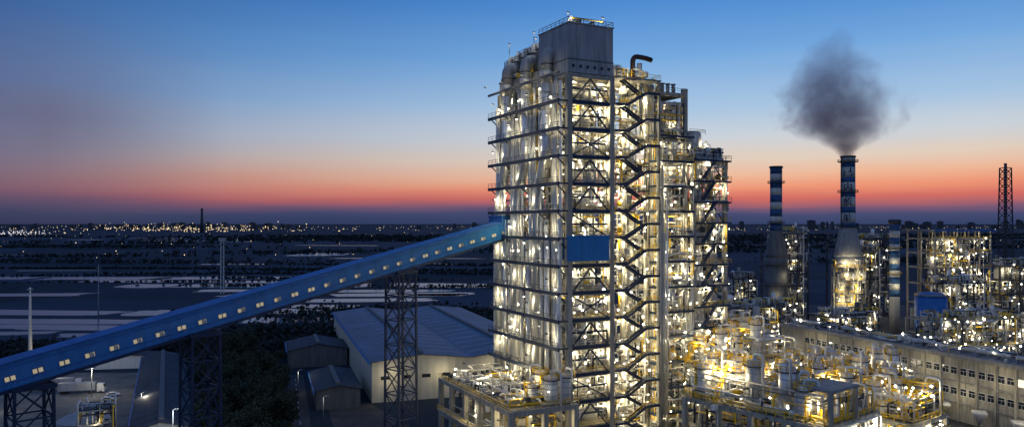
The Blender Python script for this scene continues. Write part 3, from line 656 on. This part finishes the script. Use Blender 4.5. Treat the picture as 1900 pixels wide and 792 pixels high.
o=thing('pole','thin grey pole among the ponds','pole',(-262,478,0)); part(o,'shaft',(MB().lathe(0,0,[(.4,0),(.2,34)],8),M_GREY)); part(o,'cross_arm',(MB().box(-2,-.1,32,2,.1,32.3),M_GREY))
o=thing('distant_chimney','slim far off power station chimney on the horizon','chimney',(-2055,5000,0)); part(o,'shaft',(MB().lathe(0,0,[(11,0),(7,158)],16),M_DARK)); part(o,'rim',(MB().lathe(0,0,[(8,158),(8,162)],16),M_DARK))
rr=random.Random(21)
def lights(name,label,n,fx,fy,fr,mt,fz):
    m=MB()
    for i in range(n):
        y=fy(); x=fx()*y; r=fr(); z=fz()
        m.add([(x-r,y,z),(x,y-r,z),(x+r,y,z),(x,y+r,z),(x,y,z+r),(x,y,z-r)],[(0,1,4),(1,2,4),(2,3,4),(3,0,4),(1,0,5),(2,1,5),(3,2,5),(0,3,5)])
    thing(name,label,'lights',mesh=m.mesh(name,mt),kind='stuff')
lights('town_lights','scattered warm lights of a far off town',520,lambda:rr.uniform(-.72,.75),lambda:rr.uniform(4500,13000),lambda:rr.uniform(1,3.6),M_FAR,lambda:rr.uniform(4,25))
lights('factory_lights','dense warm lights of a far off factory',260,lambda:rr.gauss(-.43,.07),lambda:rr.uniform(5500,8000),lambda:rr.uniform(1.5,4.8),M_FAR,lambda:abs(rr.gauss(5,28)))
lights('factory_lights','cool white lights of another far off factory',120,lambda:rr.gauss(-.65,.03),lambda:rr.uniform(3500,5200),lambda:rr.uniform(1,3.2),M_FARW,lambda:abs(rr.gauss(5,10)))
lights('village_lights','few dim lights scattered over the fields',110,lambda:rr.uniform(-.7,.7),lambda:rr.uniform(1200,4500),lambda:rr.uniform(.4,1.2),M_FAR,lambda:rr.uniform(3,8))
def blk(x,y,w,d_,h,lab):
    o=thing('distant_building',lab,'building',(x,y,0),rr.uniform(-20,20),'far off town buildings')
    part(o,'wall',(MB().box(-w/2,-d_/2,0,w/2,d_/2,h),M_DARK)); part(o,'roof_parapet',(MB().box(-w/2-.5,-d_/2-.5,h,w/2+.5,d_/2+.5,h+2),M_DARK)); part(o,'stair_head',(MB().box(-w/5,-d_/5,h+2,w/5,d_/5,h+7),M_DARK))
for i in range(80):
    y=rr.uniform(7500,10000); f=rr.choice([rr.uniform(.3,.68),rr.gauss(-.47,.09),rr.uniform(-.7,.25)]); blk(f*y,y,rr.uniform(20,80),40,rr.uniform(30,115) if f>.3 else rr.uniform(20,75),'dark far off building block on the horizon')
# ============================================================ CHIMNEYS
def ring(m,r,z,n=16):
    for a in range(n):
        a0=2*math.pi*a/n;a1=2*math.pi*(a+1)/n; m.rail([(r*math.cos(a0),r*math.sin(a0),z),(r*math.cos(a1),r*math.sin(a1),z)],t=.14,sp=2)
CH=thing('chimney','tall blue and white chimney with Chinese lettering and flared base','chimney',(187,420,0))
def band(par,r0,r1,z0,z1,mt,name='painted_band',n=36): part(par,name,(MB().lathe(0,0,[(r0,z0),(r1,z1)],n),mt))
band(CH,7.3,6.9,0,42,M_CON,'lower_shaft'); part(CH,'flared_collar',(MB().lathe(0,0,[(6.9,42.01),(7.1,43),(6.2,48),(4.6,56.5),(4.0,58)],36),M_CONG))
edges=[58,60.5,66,69.4,74.8,77.6,83,85.6,91.4,94,97.5]
rz=lambda z:4.0-(z-58)/39.5*.25
for i in range(len(edges)-1):
    band(CH,rz(edges[i]),rz(edges[i+1]),edges[i]+.003,edges[i+1],M_BAY if i%2 else M_NAVYP)
part(CH,'rim',(MB().lathe(0,0,[(4.05,96.6),(4.15,97.6),(3.6,97.61)],36),M_DARK))
for z in (77.3,58.6,94.2):
    part(CH,'ring_platform',(MB().lathe(0,0,[(5.4,z),(5.4,z+.25)],28),M_DARK)); m=MB(); ring(m,5.3,z+.25); part(CH,'ring_handrail',(m,M_DARK))
part(CH,'ladder',(MB().beam((-4.2,-1.5,0+58),(-4.0,-1.5,97),.2).beam((-4.2,-.9,58),(-4.0,-.9,97),.2),M_DARK))
def glyph(ch,par,r,zc,size,ang):
    cu=bpy.data.curves.new('lettering','FONT'); cu.body=ch; cu.size=size; cu.align_x='CENTER'; cu.align_y='CENTER'; cu.extrude=0; cu.offset=.07
    cu.resolution_u=3
    to=bpy.data.objects.new('lettering_tmp',cu); COL.objects.link(to)
    dg=bpy.context.evaluated_depsgraph_get(); me=bpy.data.meshes.new_from_object(to.evaluated_get(dg))
    xs=[v.co.x for v in me.vertices]; ys=[v.co.y for v in me.vertices]
    if not xs: bpy.data.objects.remove(to); return
    cx=(min(xs)+max(xs))/2; cy=(min(ys)+max(ys))/2; k=size/max(max(xs)-min(xs),max(ys)-min(ys))
    for v in me.vertices:
        a=ang+(v.co.x-cx)*k/r; z=zc+(v.co.y-cy)*k
        rr_=r+.06; v.co=(rr_*math.cos(a),rr_*math.sin(a),z)
    me.materials.clear(); me.materials.append(M_DARKL); bpy.data.objects.remove(to)
    part(par,'lettering',me)
ang=math.atan2(-420,-187)
for ch,zc in zip('己内酰胺',(88.5,80.25,72.1,63.25)):
    glyph(ch,CH,3.95,zc,4.9,ang)
SH=thing('scrubber_frame','lit steel access frame wrapped around the chimney base','steel frame',(187,420,0),10)
for z in (8,15,22,29,36):
    part(SH,'ring_platform',(MB().lathe(0,0,[(7.1,z),(8.9,z),(8.9,z+.3),(7.1,z+.3)],24),M_CON)); m=MB(); ring(m,8.8,z+.3); part(SH,'ring_handrail',(m,M_YEL))
for i in range(8):
    a=i*math.pi/4; part(SH,'column',(MB().box(8.6*math.cos(a)-.3,8.6*math.sin(a)-.3,0,8.6*math.cos(a)+.3,8.6*math.sin(a)+.3,36.3),M_CON))
rs=random.Random(4)
for z in (11,18,25,32,39):
    for a in (-2.5,-1.6): lamp(SH,10.4*math.cos(a+rs.uniform(-.4,.4)),10.4*math.sin(a),z,900,r=.5)
m=MB()
for i in range(170):
    a=rs.uniform(-3.3,0); z=rs.uniform(4,38); a2=a+rs.uniform(-.5,.5); z2_=z+rs.uniform(-6,6); q=rs.uniform(7.5,8.8); m.cm=rs.choice((0,1,2,3,4,4))
    m.tube([(q*math.cos(a),q*math.sin(a),z),(q*math.cos(a),q*math.sin(a),z2_),(q*math.cos(a2),q*math.sin(a2),z2_)],rs.uniform(.15,.4),6)
part(SH,'pipework_bundle',(m,PMATS),kind='stuff')
C1=thing('chimney','blue and white striped chimney with conical lower section','chimney',(157.5,450,0))
band(C1,6.8,6.6,0,40,M_COND,'lower_shaft'); part(C1,'flared_collar',(MB().lathe(0,0,[(6.6,40.01),(6.3,42),(3.9,54),(3.5,56)],32),M_COND))
z=56; i=0
while z<93:
    band(C1,3.45,3.45,z+.003,z+4.2,M_NAVYP if i%2==0 else M_BAY); z+=4.2; i+=1
part(C1,'rim',(MB().lathe(0,0,[(3.9,z-.8),(3.9,z+.4)],28),M_DARK))
for zz in (60,84): part(C1,'ring_platform',(MB().lathe(0,0,[(4.9,zz),(4.9,zz+.3)],24),M_DARK)); m=MB(); ring(m,4.8,zz+.3); part(C1,'ring_handrail',(m,M_DARK))
for zz in (12,24,36): part(C1,'ring_platform',(MB().lathe(0,0,[(8.4,zz),(8.4,zz+.3)],24),M_COND)); m=MB(); ring(m,8.3,zz+.3); part(C1,'ring_handrail',(m,M_DARK))
lamp(C1,-3,-9,18,300,r=.35); lamp(C1,4,-9,30,300,r=.3)
C3=thing('chimney','short blue and white banded chimney with dark cap','chimney',(211,416,0))
z=20;i=0
band(C3,2.7,2.6,0,20,M_CONG,'lower_shaft')
while z<57: band(C3,2.6,2.6,z+.003,z+3.6,M_NAVYP if i%2==0 else M_BAY,n=24); z+=3.6; i+=1
part(C3,'cap',(MB().lathe(0,0,[(2.6,z+.01),(3.4,z+1),(3.4,z+2.4),(2.3,z+2.8)],24),M_DARK))
for zz in (32,46): part(C3,'ring_platform',(MB().lathe(0,0,[(3.8,zz),(3.8,zz+.25)],20),M_DARK)); m=MB(); ring(m,3.7,zz+.25,12); part(C3,'ring_handrail',(m,M_YEL))
lamp(C3,-2.5,-5.5,38,360,r=.3); lamp(C3,0,-6,26,420,r=.3)  # floodlights added to brighten the dark bands of the short stack
FL=thing('flare_tower','slender dark lattice tower carrying a flare pipe','lattice tower',(327,500,0),12)
for a,b2 in ((-1,-1),(1,-1),(1,1),(-1,1)): part(FL,'leg',(MB().beam((a*3.6,b2*3.6,0),(a*2.3,b2*2.3,97),.6),M_DARK))
m=MB()
for j in range(20):
    za,zb=97*j/20,97*(j+1)/20; sa,sb=3.6-1.3*j/20,3.6-1.3*(j+1)/20
    for k in range(4):
        cs=[(-1,-1),(1,-1),(1,1),(-1,1)]; a=cs[k];b2=cs[(k+1)%4]
        m.beam((a[0]*sa,a[1]*sa,za),(b2[0]*sb,b2[1]*sb,zb),.35); m.beam((b2[0]*sa,b2[1]*sa,za),(a[0]*sb,a[1]*sb,zb),.35); m.beam((a[0]*sb,a[1]*sb,zb),(b2[0]*sb,b2[1]*sb,zb),.35)
part(FL,'lattice_bracing',(m,M_DARK)); part(FL,'flare_pipe',(MB().tube([(0,0,0),(0,0,100)],.9,10),M_DARK))
# ============================================================ BACKGROUND PROCESS UNITS
def unit(label,x,y,rot,w,d_,zs,nx,ny,mc,nv,npipe,nl,seed,P=500,blue=False,rv=(1.2,2.6),name='process_unit',ntan=220,nb=30,ms=M_SLAB):
    rr=random.Random(seed); o=thing(name,label,'industrial plant',(x,y,0),rot)
    xs=[w*i/nx for i in range(nx+1)]; ys=[d_*i/ny for i in range(ny+1)]
    frame(o,xs,ys,zs,.8,.6,mc,ms)
    zz=zs+[0]
    for z in zs: part(o,'handrail',(MB().rail([(0,-.5,z),(w,-.5,z)],t=.16,sp=2.5),M_YEL if mc is M_CON else M_DARK))
    for j in range(nx):
        for i in range(len(zs)):
            if rr.random()<.45: part(o,'cross_brace',(MB().beam((xs[j],-.1,zz[i+1]+.2),(xs[j+1],-.1,zz[i]-.5),.35),M_NAVY))
    for i in range(nv):
        k=rr.randrange(len(zs)); r=rr.uniform(*rv); zb=zz[k+1]
        part(o,'vessel',(MB().lathe(rr.uniform(r,w-r),rr.uniform(r,d_-r),vprof(r,zb+1.1,zb+(zz[k]-zb)*rr.uniform(.5,.85)),14),rr.choice([M_SIL,M_WHT,M_GREY,M_GREYD])))
    if not blue:
      for i in range(4):
        r=rr.uniform(.5,1.4); part(o,'roof_vessel',(MB().lathe(rr.uniform(r,w-r),rr.uniform(r,d_*.5),vprof(r,zs[0]+.9,zs[0]+rr.uniform(2.5,7)),14),rr.choice([M_SIL,M_GREYD,M_GREY])))
    pipes(o,npipe,rr,(0,w,-1,d_*.5,1,zs[0]+(-1 if blue else 1.5)),(.2,.55),[M_ALU,M_GREY,M_DARK,M_SIL])
    tangle(o,ntan,rr,[(0,w,-1,d_*.5,1,zs[0]-.5),(-1,w+1,-1.5,d_*.5,zs[0]*.4,zs[0]-.5)]+([] if blue else [(0,w,0,d_*.5,zs[0]+.2,zs[0]+3.5)]),(.12,.4)); bulbs(o,rr,nb,(0,w,-1,1,3,zs[0]+1),(.18,.42))
    for i in range(nl):
        k=i%len(zs); lamp(o,rr.uniform(.5,w-.5),rr.choice([-.9,1.5,3]),zz[k+1]+(zz[k]-zz[k+1])*.7,P,r=rr.choice((.3,.45)))
    if blue:
        part(o,'flat_roof',(MB().box(-2,-2.2,zs[0]+4,w+2,d_+2,zs[0]+4.7),M_CONG)); part(o,'roof_edge',(MB().box(-2.1,-2.35,zs[0]+3.9,w+2.1,-2.21,zs[0]+4.8),M_BLUEP))
        lamp(o,w*.25,3,zs[0]+3,P); lamp(o,w*.75,3,zs[0]+3,P)
        for a in xs:
            for b2 in ys: part(o,'roof_post',(MB().box(a-.3,b2-.3,zs[0],a+.3,b2+.3,zs[0]+4),M_CON))
    return o
unit('dark steel boiler house frame with a few lamps',216,486,8,34,24,[50,43,36,29,22,15,8],5,2,M_DARK,18,50,9,31,520,ms=M_DARK,nb=30)
unit('dark steel boiler house frame with a few lamps',170,486,8,22,20,[54,46,38,30,20,10],3,1,M_DARK,12,45,7,51,520,ms=M_DARK,nb=24)
unit('dark steel frame filling the gap between chimneys',196,436,10,18,12,[44,36,28,19,10],3,1,M_DARK,10,40,5,53,520,ms=M_DARK,nb=22)
unit('brightly lit open steel process structure with flat roof',231,412,14,37,20,[52,44,36,27,16],5,2,M_CON,24,40,20,32,700,True,nb=56,ntan=240)
unit('dark steel frame beside the striped chimney',138,470,8,14,14,[26,18,10],2,1,M_DARK,6,24,3,33,420,nb=14,ms=M_DARK)
unit('low lit pipe rack with vessels',94,338,20,40,12,[22,15,8],5,1,M_DARK,12,60,8,34,480,nb=44)
unit('lit low steel structure with pipes',146,350,14,28,14,[17,10],4,1,M_DARK,12,55,7,35,520,nb=40)
unit('lit low steel frame with yellow railings',182,328,14,54,14,[18,12,6],7,1,M_CON,20,65,12,36,460,nb=60)
unit('dark steel frame with pipework behind the blue tank',214,380,14,30,10,[30,22,14],4,1,M_DARK,10,45,6,54,520,nb=30)
unit('dark steel frame with pipework near the flare tower',278,430,14,36,20,[36,28,20,10],5,1,M_DARK,14,50,8,37,560,nb=36,ms=M_DARK)
unit('lit yellow railed pipe structure behind the tower',66,262,27,34,14,[22,15,8],4,1,M_CON,12,60,8,39,420,nb=44)
unit('lit pipe structure behind the tower',60,300,27,24,12,[28,20,12],3,1,M_DARK,8,40,4,40,440)
def building(label,x,y,rot,w,d_,h,mt,mr,name='plant_building'):
    o=thing(name,label,'building',(x,y,0),rot)
    part(o,'wall',(MB().box(0,0,0,w,d_,h),mt)); part(o,'roof',(MB().box(-.5,-.5,h,w+.5,d_+.5,h+.6),mr))
    for z in range(6,int(h)-2,7):
        for i in range(int(w/5)): part(o,'window',(MB().box(1.6+5*i,-.06,z,3.4+5*i,-.004,z+1.4),M_GLASS))
    return o
building('dark blue roofed hall beyond the plant',96,480,14,30,26,16,M_BLUEP,M_ROOFD)
o=thing('storage_tank','squat blue round tank with domed top','storage tank',(202,364,0)); r,h=7.0,25
part(o,'shell',(MB().lathe(0,0,[(r,0),(r,h)],28),M_BLUEP)); part(o,'domed_top',(MB().lathe(0,0,[(r+.15,h),(r*.8,h+r*.22),(.1,h+r*.34)],28),M_BLUEP)); m=MB(); ring(m,r+.05,h+.1,20); part(o,'roof_handrail',(m,M_YEL))
# ============================================================ LONG BUILDING
LB=thing('factory_building','long grey concrete factory building with rows of windows','building',(109,303,0),-69.6)
LL=165; H=20
part(LB,'wall',(MB().box(0,0,0,LL,14,H-1),M_CON)); part(LB,'roof',(MB().box(-.6,-1.2,H-1,LL+.6,14.6,H-.3).box(-.6,-1.2,H-.3,LL+.6,-.8,H+.3),M_CONG))
for i in range(28): part(LB,'pilaster',(MB().box(6*i-.3,-.6,0,6*i+.3,-.004,H-1.003),M_CON))
for zb in (5.4,11.6): part(LB,'floor_band',(MB().box(0,-.4,zb,LL,-.006,zb+.5),M_CONG))
for i in range(3,27,3): part(LB,'rain_pipe',(MB().tube([(6*i+.7,-.5,0),(6*i+.7,-.5,H-1.1)],.12,6),M_GREY))
for i in range(5,26,4): part(LB,'roof_unit',(MB().box(6*i,11,H-.3,6*i+2.4,13,H+1.2),M_GREY))
tangle(LB,150,rg,[(0,LL,2,13,H,H+1.8)]); bulbs(LB,rg,30,(0,LL,1,13,H+1.5,H+2.5),(.15,.3))
wf=MB().box(-1.15,-.14,-1.15,1.15,0,1.15).mesh('window',M_WHT); gl=lambda m:MB().box(-1.0,-.17,-1.0,-.05,-.142,.2).box(.05,-.17,-1.0,1.0,-.142,.2).box(-1,-.17,.3,1,-.142,1.0).mesh('window_glass',m); wg=gl(M_GLASS); wgl=gl(M_LIT)
for i in range(24):
    for z in (9,15.2):
        if i<2: continue
        for dx in (-1.4,1.4):
            w=part(LB,'window',wf,(3+6*i+dx,-.02,z)); part(w,'window_glass',wgl if R.random()<.05 else wg)
for i in range(2,24,2): part(LB,'loading_hopper',(MB().lathe(3+6*i,-3,[(.5,1.6),(2.6,4.6),(2.6,5.2)],4),M_WHT))
for i in range(12): lamp(LB,8+12*i,-5.5,H-5 if i%2 else 9,400,r=.22)
part(LB,'roof_pipe',(MB().tube([(0,6,H+1.2),(LL,6,H+1.2)],.6,10),M_ALU)); part(LB,'roof_pipe',(MB().tube([(0,9,H+1),(LL,9,H+1)],.4,8),M_ALU))
for i in range(27): part(LB,'pipe_support',(MB().box(6*i+2,4.8,H-.3,6*i+2.4,10,H+.6),M_CONG))
# ============================================================ SMOKE PLUME
prof=[(3.4,97),(9,100),(20,103),(34,107),(42,114),(46,124),(44,136),(38,146),(29,156),(19,164),(1,171)]
sm=MB().lathe(0,0,[(r,z-97) for r,z in prof],32)
M_SM=bpy.data.materials.new('smoke'); M_SM.use_nodes=True; nt=M_SM.node_tree; nt.nodes.clear()
N=nt.nodes.new; Lk=nt.links.new
out=N('ShaderNodeOutputMaterial'); pv=N('ShaderNodeVolumePrincipled'); Lk(pv.outputs[0],out.inputs['Volume'])
pv.inputs['Color'].default_value=(1.0,.68,.80,1); pv.inputs['Anisotropy'].default_value=.4
tc=N('ShaderNodeTexCoord')
n1=N('ShaderNodeTexNoise'); n1.inputs['Scale'].default_value=.07; n1.inputs['Detail'].default_value=9; n1.inputs['Roughness'].default_value=.7; n1.inputs['Distortion'].default_value=.5; Lk(tc.outputs['Object'],n1.inputs[0])
sp=N('ShaderNodeSeparateXYZ'); Lk(tc.outputs['Object'],sp.inputs[0])
def mth(op,a,b2=None,c=None):
    m=N('ShaderNodeMath'); m.operation=op
    for i,v in enumerate((a,b2,c)):
        if v is None: continue
        if isinstance(v,(int,float)): m.inputs[i].default_value=v
        else: Lk(v,m.inputs[i])
    return m.outputs[0]
zn=mth('DIVIDE',sp.outputs[2],74)
cr=N('ShaderNodeValToRGB'); els=[(0,4.2),(.04,6.5),(.09,12),(.15,20),(.23,27),(.40,29),(.56,25),(.72,18),(.85,11),(.95,5),(1,0)]
while len(cr.color_ramp.elements)<len(els): cr.color_ramp.elements.new(.5)
for e,(p,v) in zip(cr.color_ramp.elements,els): e.position=p; e.color=(v/40,)*3+(1,)
Lk(zn,cr.inputs[0])
Rz=mth('MULTIPLY',cr.outputs[0],40)
px=mth('ADD',sp.outputs[0],mth('MULTIPLY',mth('SINE',mth('MULTIPLY',mth('MINIMUM',mth('MAXIMUM',mth('SUBTRACT',zn,.08),0),1),3.1416)),8))
rad=mth('SQRT',mth('ADD',mth('MULTIPLY',px,px),mth('MULTIPLY',sp.outputs[1],sp.outputs[1])))
amp=mth('MINIMUM',mth('MULTIPLY',zn,5),1.0)
q=mth('DIVIDE',rad,mth('MAXIMUM',Rz,.5))
q2=mth('ADD',mth('SUBTRACT',1.0,q),mth('MULTIPLY',mth('MULTIPLY',mth('SUBTRACT',n1.outputs[0],.48),3.6),amp))
dn=mth('MINIMUM',mth('MAXIMUM',mth('MULTIPLY',q2,1.2),0),1.0)
fall=mth('MAXIMUM',mth('SUBTRACT',1.12,zn),.1)
base=mth('ADD',1.0,mth('MULTIPLY',mth('MAXIMUM',mth('SUBTRACT',.12,zn),0),22))
Lk(mth('MULTIPLY',mth('MULTIPLY',mth('MULTIPLY',dn,fall),base),.08),pv.inputs['Density'])
sk=thing('smoke_plume','soft mauve grey smoke plume billowing from the chimney','smoke',(186,420,97.3),0,mesh=sm.mesh('smoke_plume',M_SM))
sk["kind"]="stuff"
# ============================================================ WORLD
w=bpy.data.worlds.new("World"); scene.world=w; w.use_nodes=True; nt=w.node_tree; nt.nodes.clear(); N=nt.nodes.new; Lk=nt.links.new
out=N('ShaderNodeOutputWorld'); bg=N('ShaderNodeBackground'); Lk(bg.outputs[0],out.inputs[0])
tc=N('ShaderNodeTexCoord'); sp=N('ShaderNodeSeparateXYZ'); Lk(tc.outputs['Generated'],sp.inputs[0])
hx=mth('SQRT',mth('ADD',mth('MULTIPLY',sp.outputs[0],sp.outputs[0]),mth('MULTIPLY',sp.outputs[1],sp.outputs[1])))
hx=mth('MAXIMUM',hx,.001)
nz=N('ShaderNodeTexNoise'); nz.inputs['Scale'].default_value=2.2; nz.inputs['Detail'].default_value=6
mpp=N('ShaderNodeMapping'); mpp.inputs['Scale'].default_value=(1,1,12); Lk(tc.outputs['Generated'],mpp.inputs[0]); Lk(mpp.outputs[0],nz.inputs[0])
el=mth('ADD',mth('MULTIPLY',mth('DIVIDE',sp.outputs[2],hx),2.5),mth('MULTIPLY',mth('SUBTRACT',nz.outputs[0],.5),.06))
def ramp(lst):
    r=N('ShaderNodeValToRGB')
    while len(r.color_ramp.elements)<len(lst): r.color_ramp.elements.new(.5)
    for e,(p,c) in zip(r.color_ramp.elements,lst): e.position=p; e.color=lin(c)+(1,)
    Lk(el,r.inputs[0]); return r.outputs[0]
RA=ramp([(0,(54,66,104)),(.03,(70,76,114)),(.052,(122,90,116)),(.082,(210,110,100)),(.115,(238,150,118)),(.155,(238,184,152)),(.21,(226,206,188)),(.28,(202,210,218)),(.38,(166,196,226)),(.54,(116,168,222)),(.74,(74,136,208)),(1,(46,96,176))])
RB=ramp([(0,(40,50,80)),(.03,(50,58,88)),(.06,(78,70,100)),(.095,(126,92,110)),(.135,(134,108,124)),(.19,(126,120,146)),(.27,(110,124,162)),(.40,(84,120,172)),(.58,(56,100,160)),(.8,(36,76,136)),(1,(26,56,110))])
sa=math.radians(20)
az=mth('ADD',mth('MULTIPLY',mth('DIVIDE',sp.outputs[0],hx),math.sin(sa)),mth('MULTIPLY',mth('DIVIDE',sp.outputs[1],hx),math.cos(sa)))
mr=N('ShaderNodeMapRange'); mr.inputs['From Min'].default_value=.56; mr.inputs['From Max'].default_value=.98; Lk(az,mr.inputs['Value'])
mx=N('ShaderNodeMix'); mx.data_type='RGBA'; Lk(mr.outputs[0],mx.inputs['Factor']); Lk(RB,mx.inputs['A']); Lk(RA,mx.inputs['B'])
# soft mauve haze bank low in the sky, far from the sunset
hz=N('ShaderNodeMapRange'); hz.inputs['From Min'].default_value=.76; hz.inputs['From Max'].default_value=.62; Lk(az,hz.inputs['Value'])
nz2=N('ShaderNodeTexNoise'); nz2.inputs['Scale'].default_value=3.5; nz2.inputs['Detail'].default_value=5; Lk(tc.outputs['Generated'],nz2.inputs[0])
hb=mth('MULTIPLY',mth('MULTIPLY',hz.outputs[0],mth('MAXIMUM',mth('SUBTRACT',1.0,mth('MULTIPLY',mth('ABSOLUTE',mth('SUBTRACT',el,.30)),2.7)),0)),mth('MINIMUM',mth('MULTIPLY',nz2.outputs[0],1.3),.75))
mxh=N('ShaderNodeMix'); mxh.data_type='RGBA'; Lk(hb,mxh.inputs['Factor']); Lk(mx.outputs['Result'],mxh.inputs['A']); mxh.inputs['B'].default_value=lin((98,90,114))+(1,)
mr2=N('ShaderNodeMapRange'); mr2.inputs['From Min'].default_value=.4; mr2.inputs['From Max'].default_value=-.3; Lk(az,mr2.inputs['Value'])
mx1=N('ShaderNodeMix'); mx1.data_type='RGBA'; Lk(mr2.outputs[0],mx1.inputs['Factor']); Lk(mxh.outputs['Result'],mx1.inputs['A']); mx1.inputs['B'].default_value=lin((108,134,184))+(1,)  # blue fill added to the unseen sky behind the camera, lifts dark fronts
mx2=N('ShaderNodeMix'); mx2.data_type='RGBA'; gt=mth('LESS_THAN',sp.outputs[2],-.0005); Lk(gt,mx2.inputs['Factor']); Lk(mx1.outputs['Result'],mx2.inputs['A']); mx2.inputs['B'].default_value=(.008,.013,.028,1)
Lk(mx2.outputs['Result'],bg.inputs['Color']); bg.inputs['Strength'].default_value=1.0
# ============================================================ CAMERA
cd=bpy.data.cameras.new('camera'); cam=bpy.data.objects.new('camera',cd); COL.objects.link(cam); scene.camera=cam
cam.location=(0,0,60); cam.rotation_euler=(math.radians(90),0,0); cd.sensor_width=36; cd.lens=1400/1900*36; cd.shift_y=19/1900; cd.clip_end=60000; cd.clip_start=1
scene.view_settings.view_transform='Standard'; scene.view_settings.look='None'; scene.view_settings.exposure=0
print('OBJCOUNT',len(bpy.data.objects))
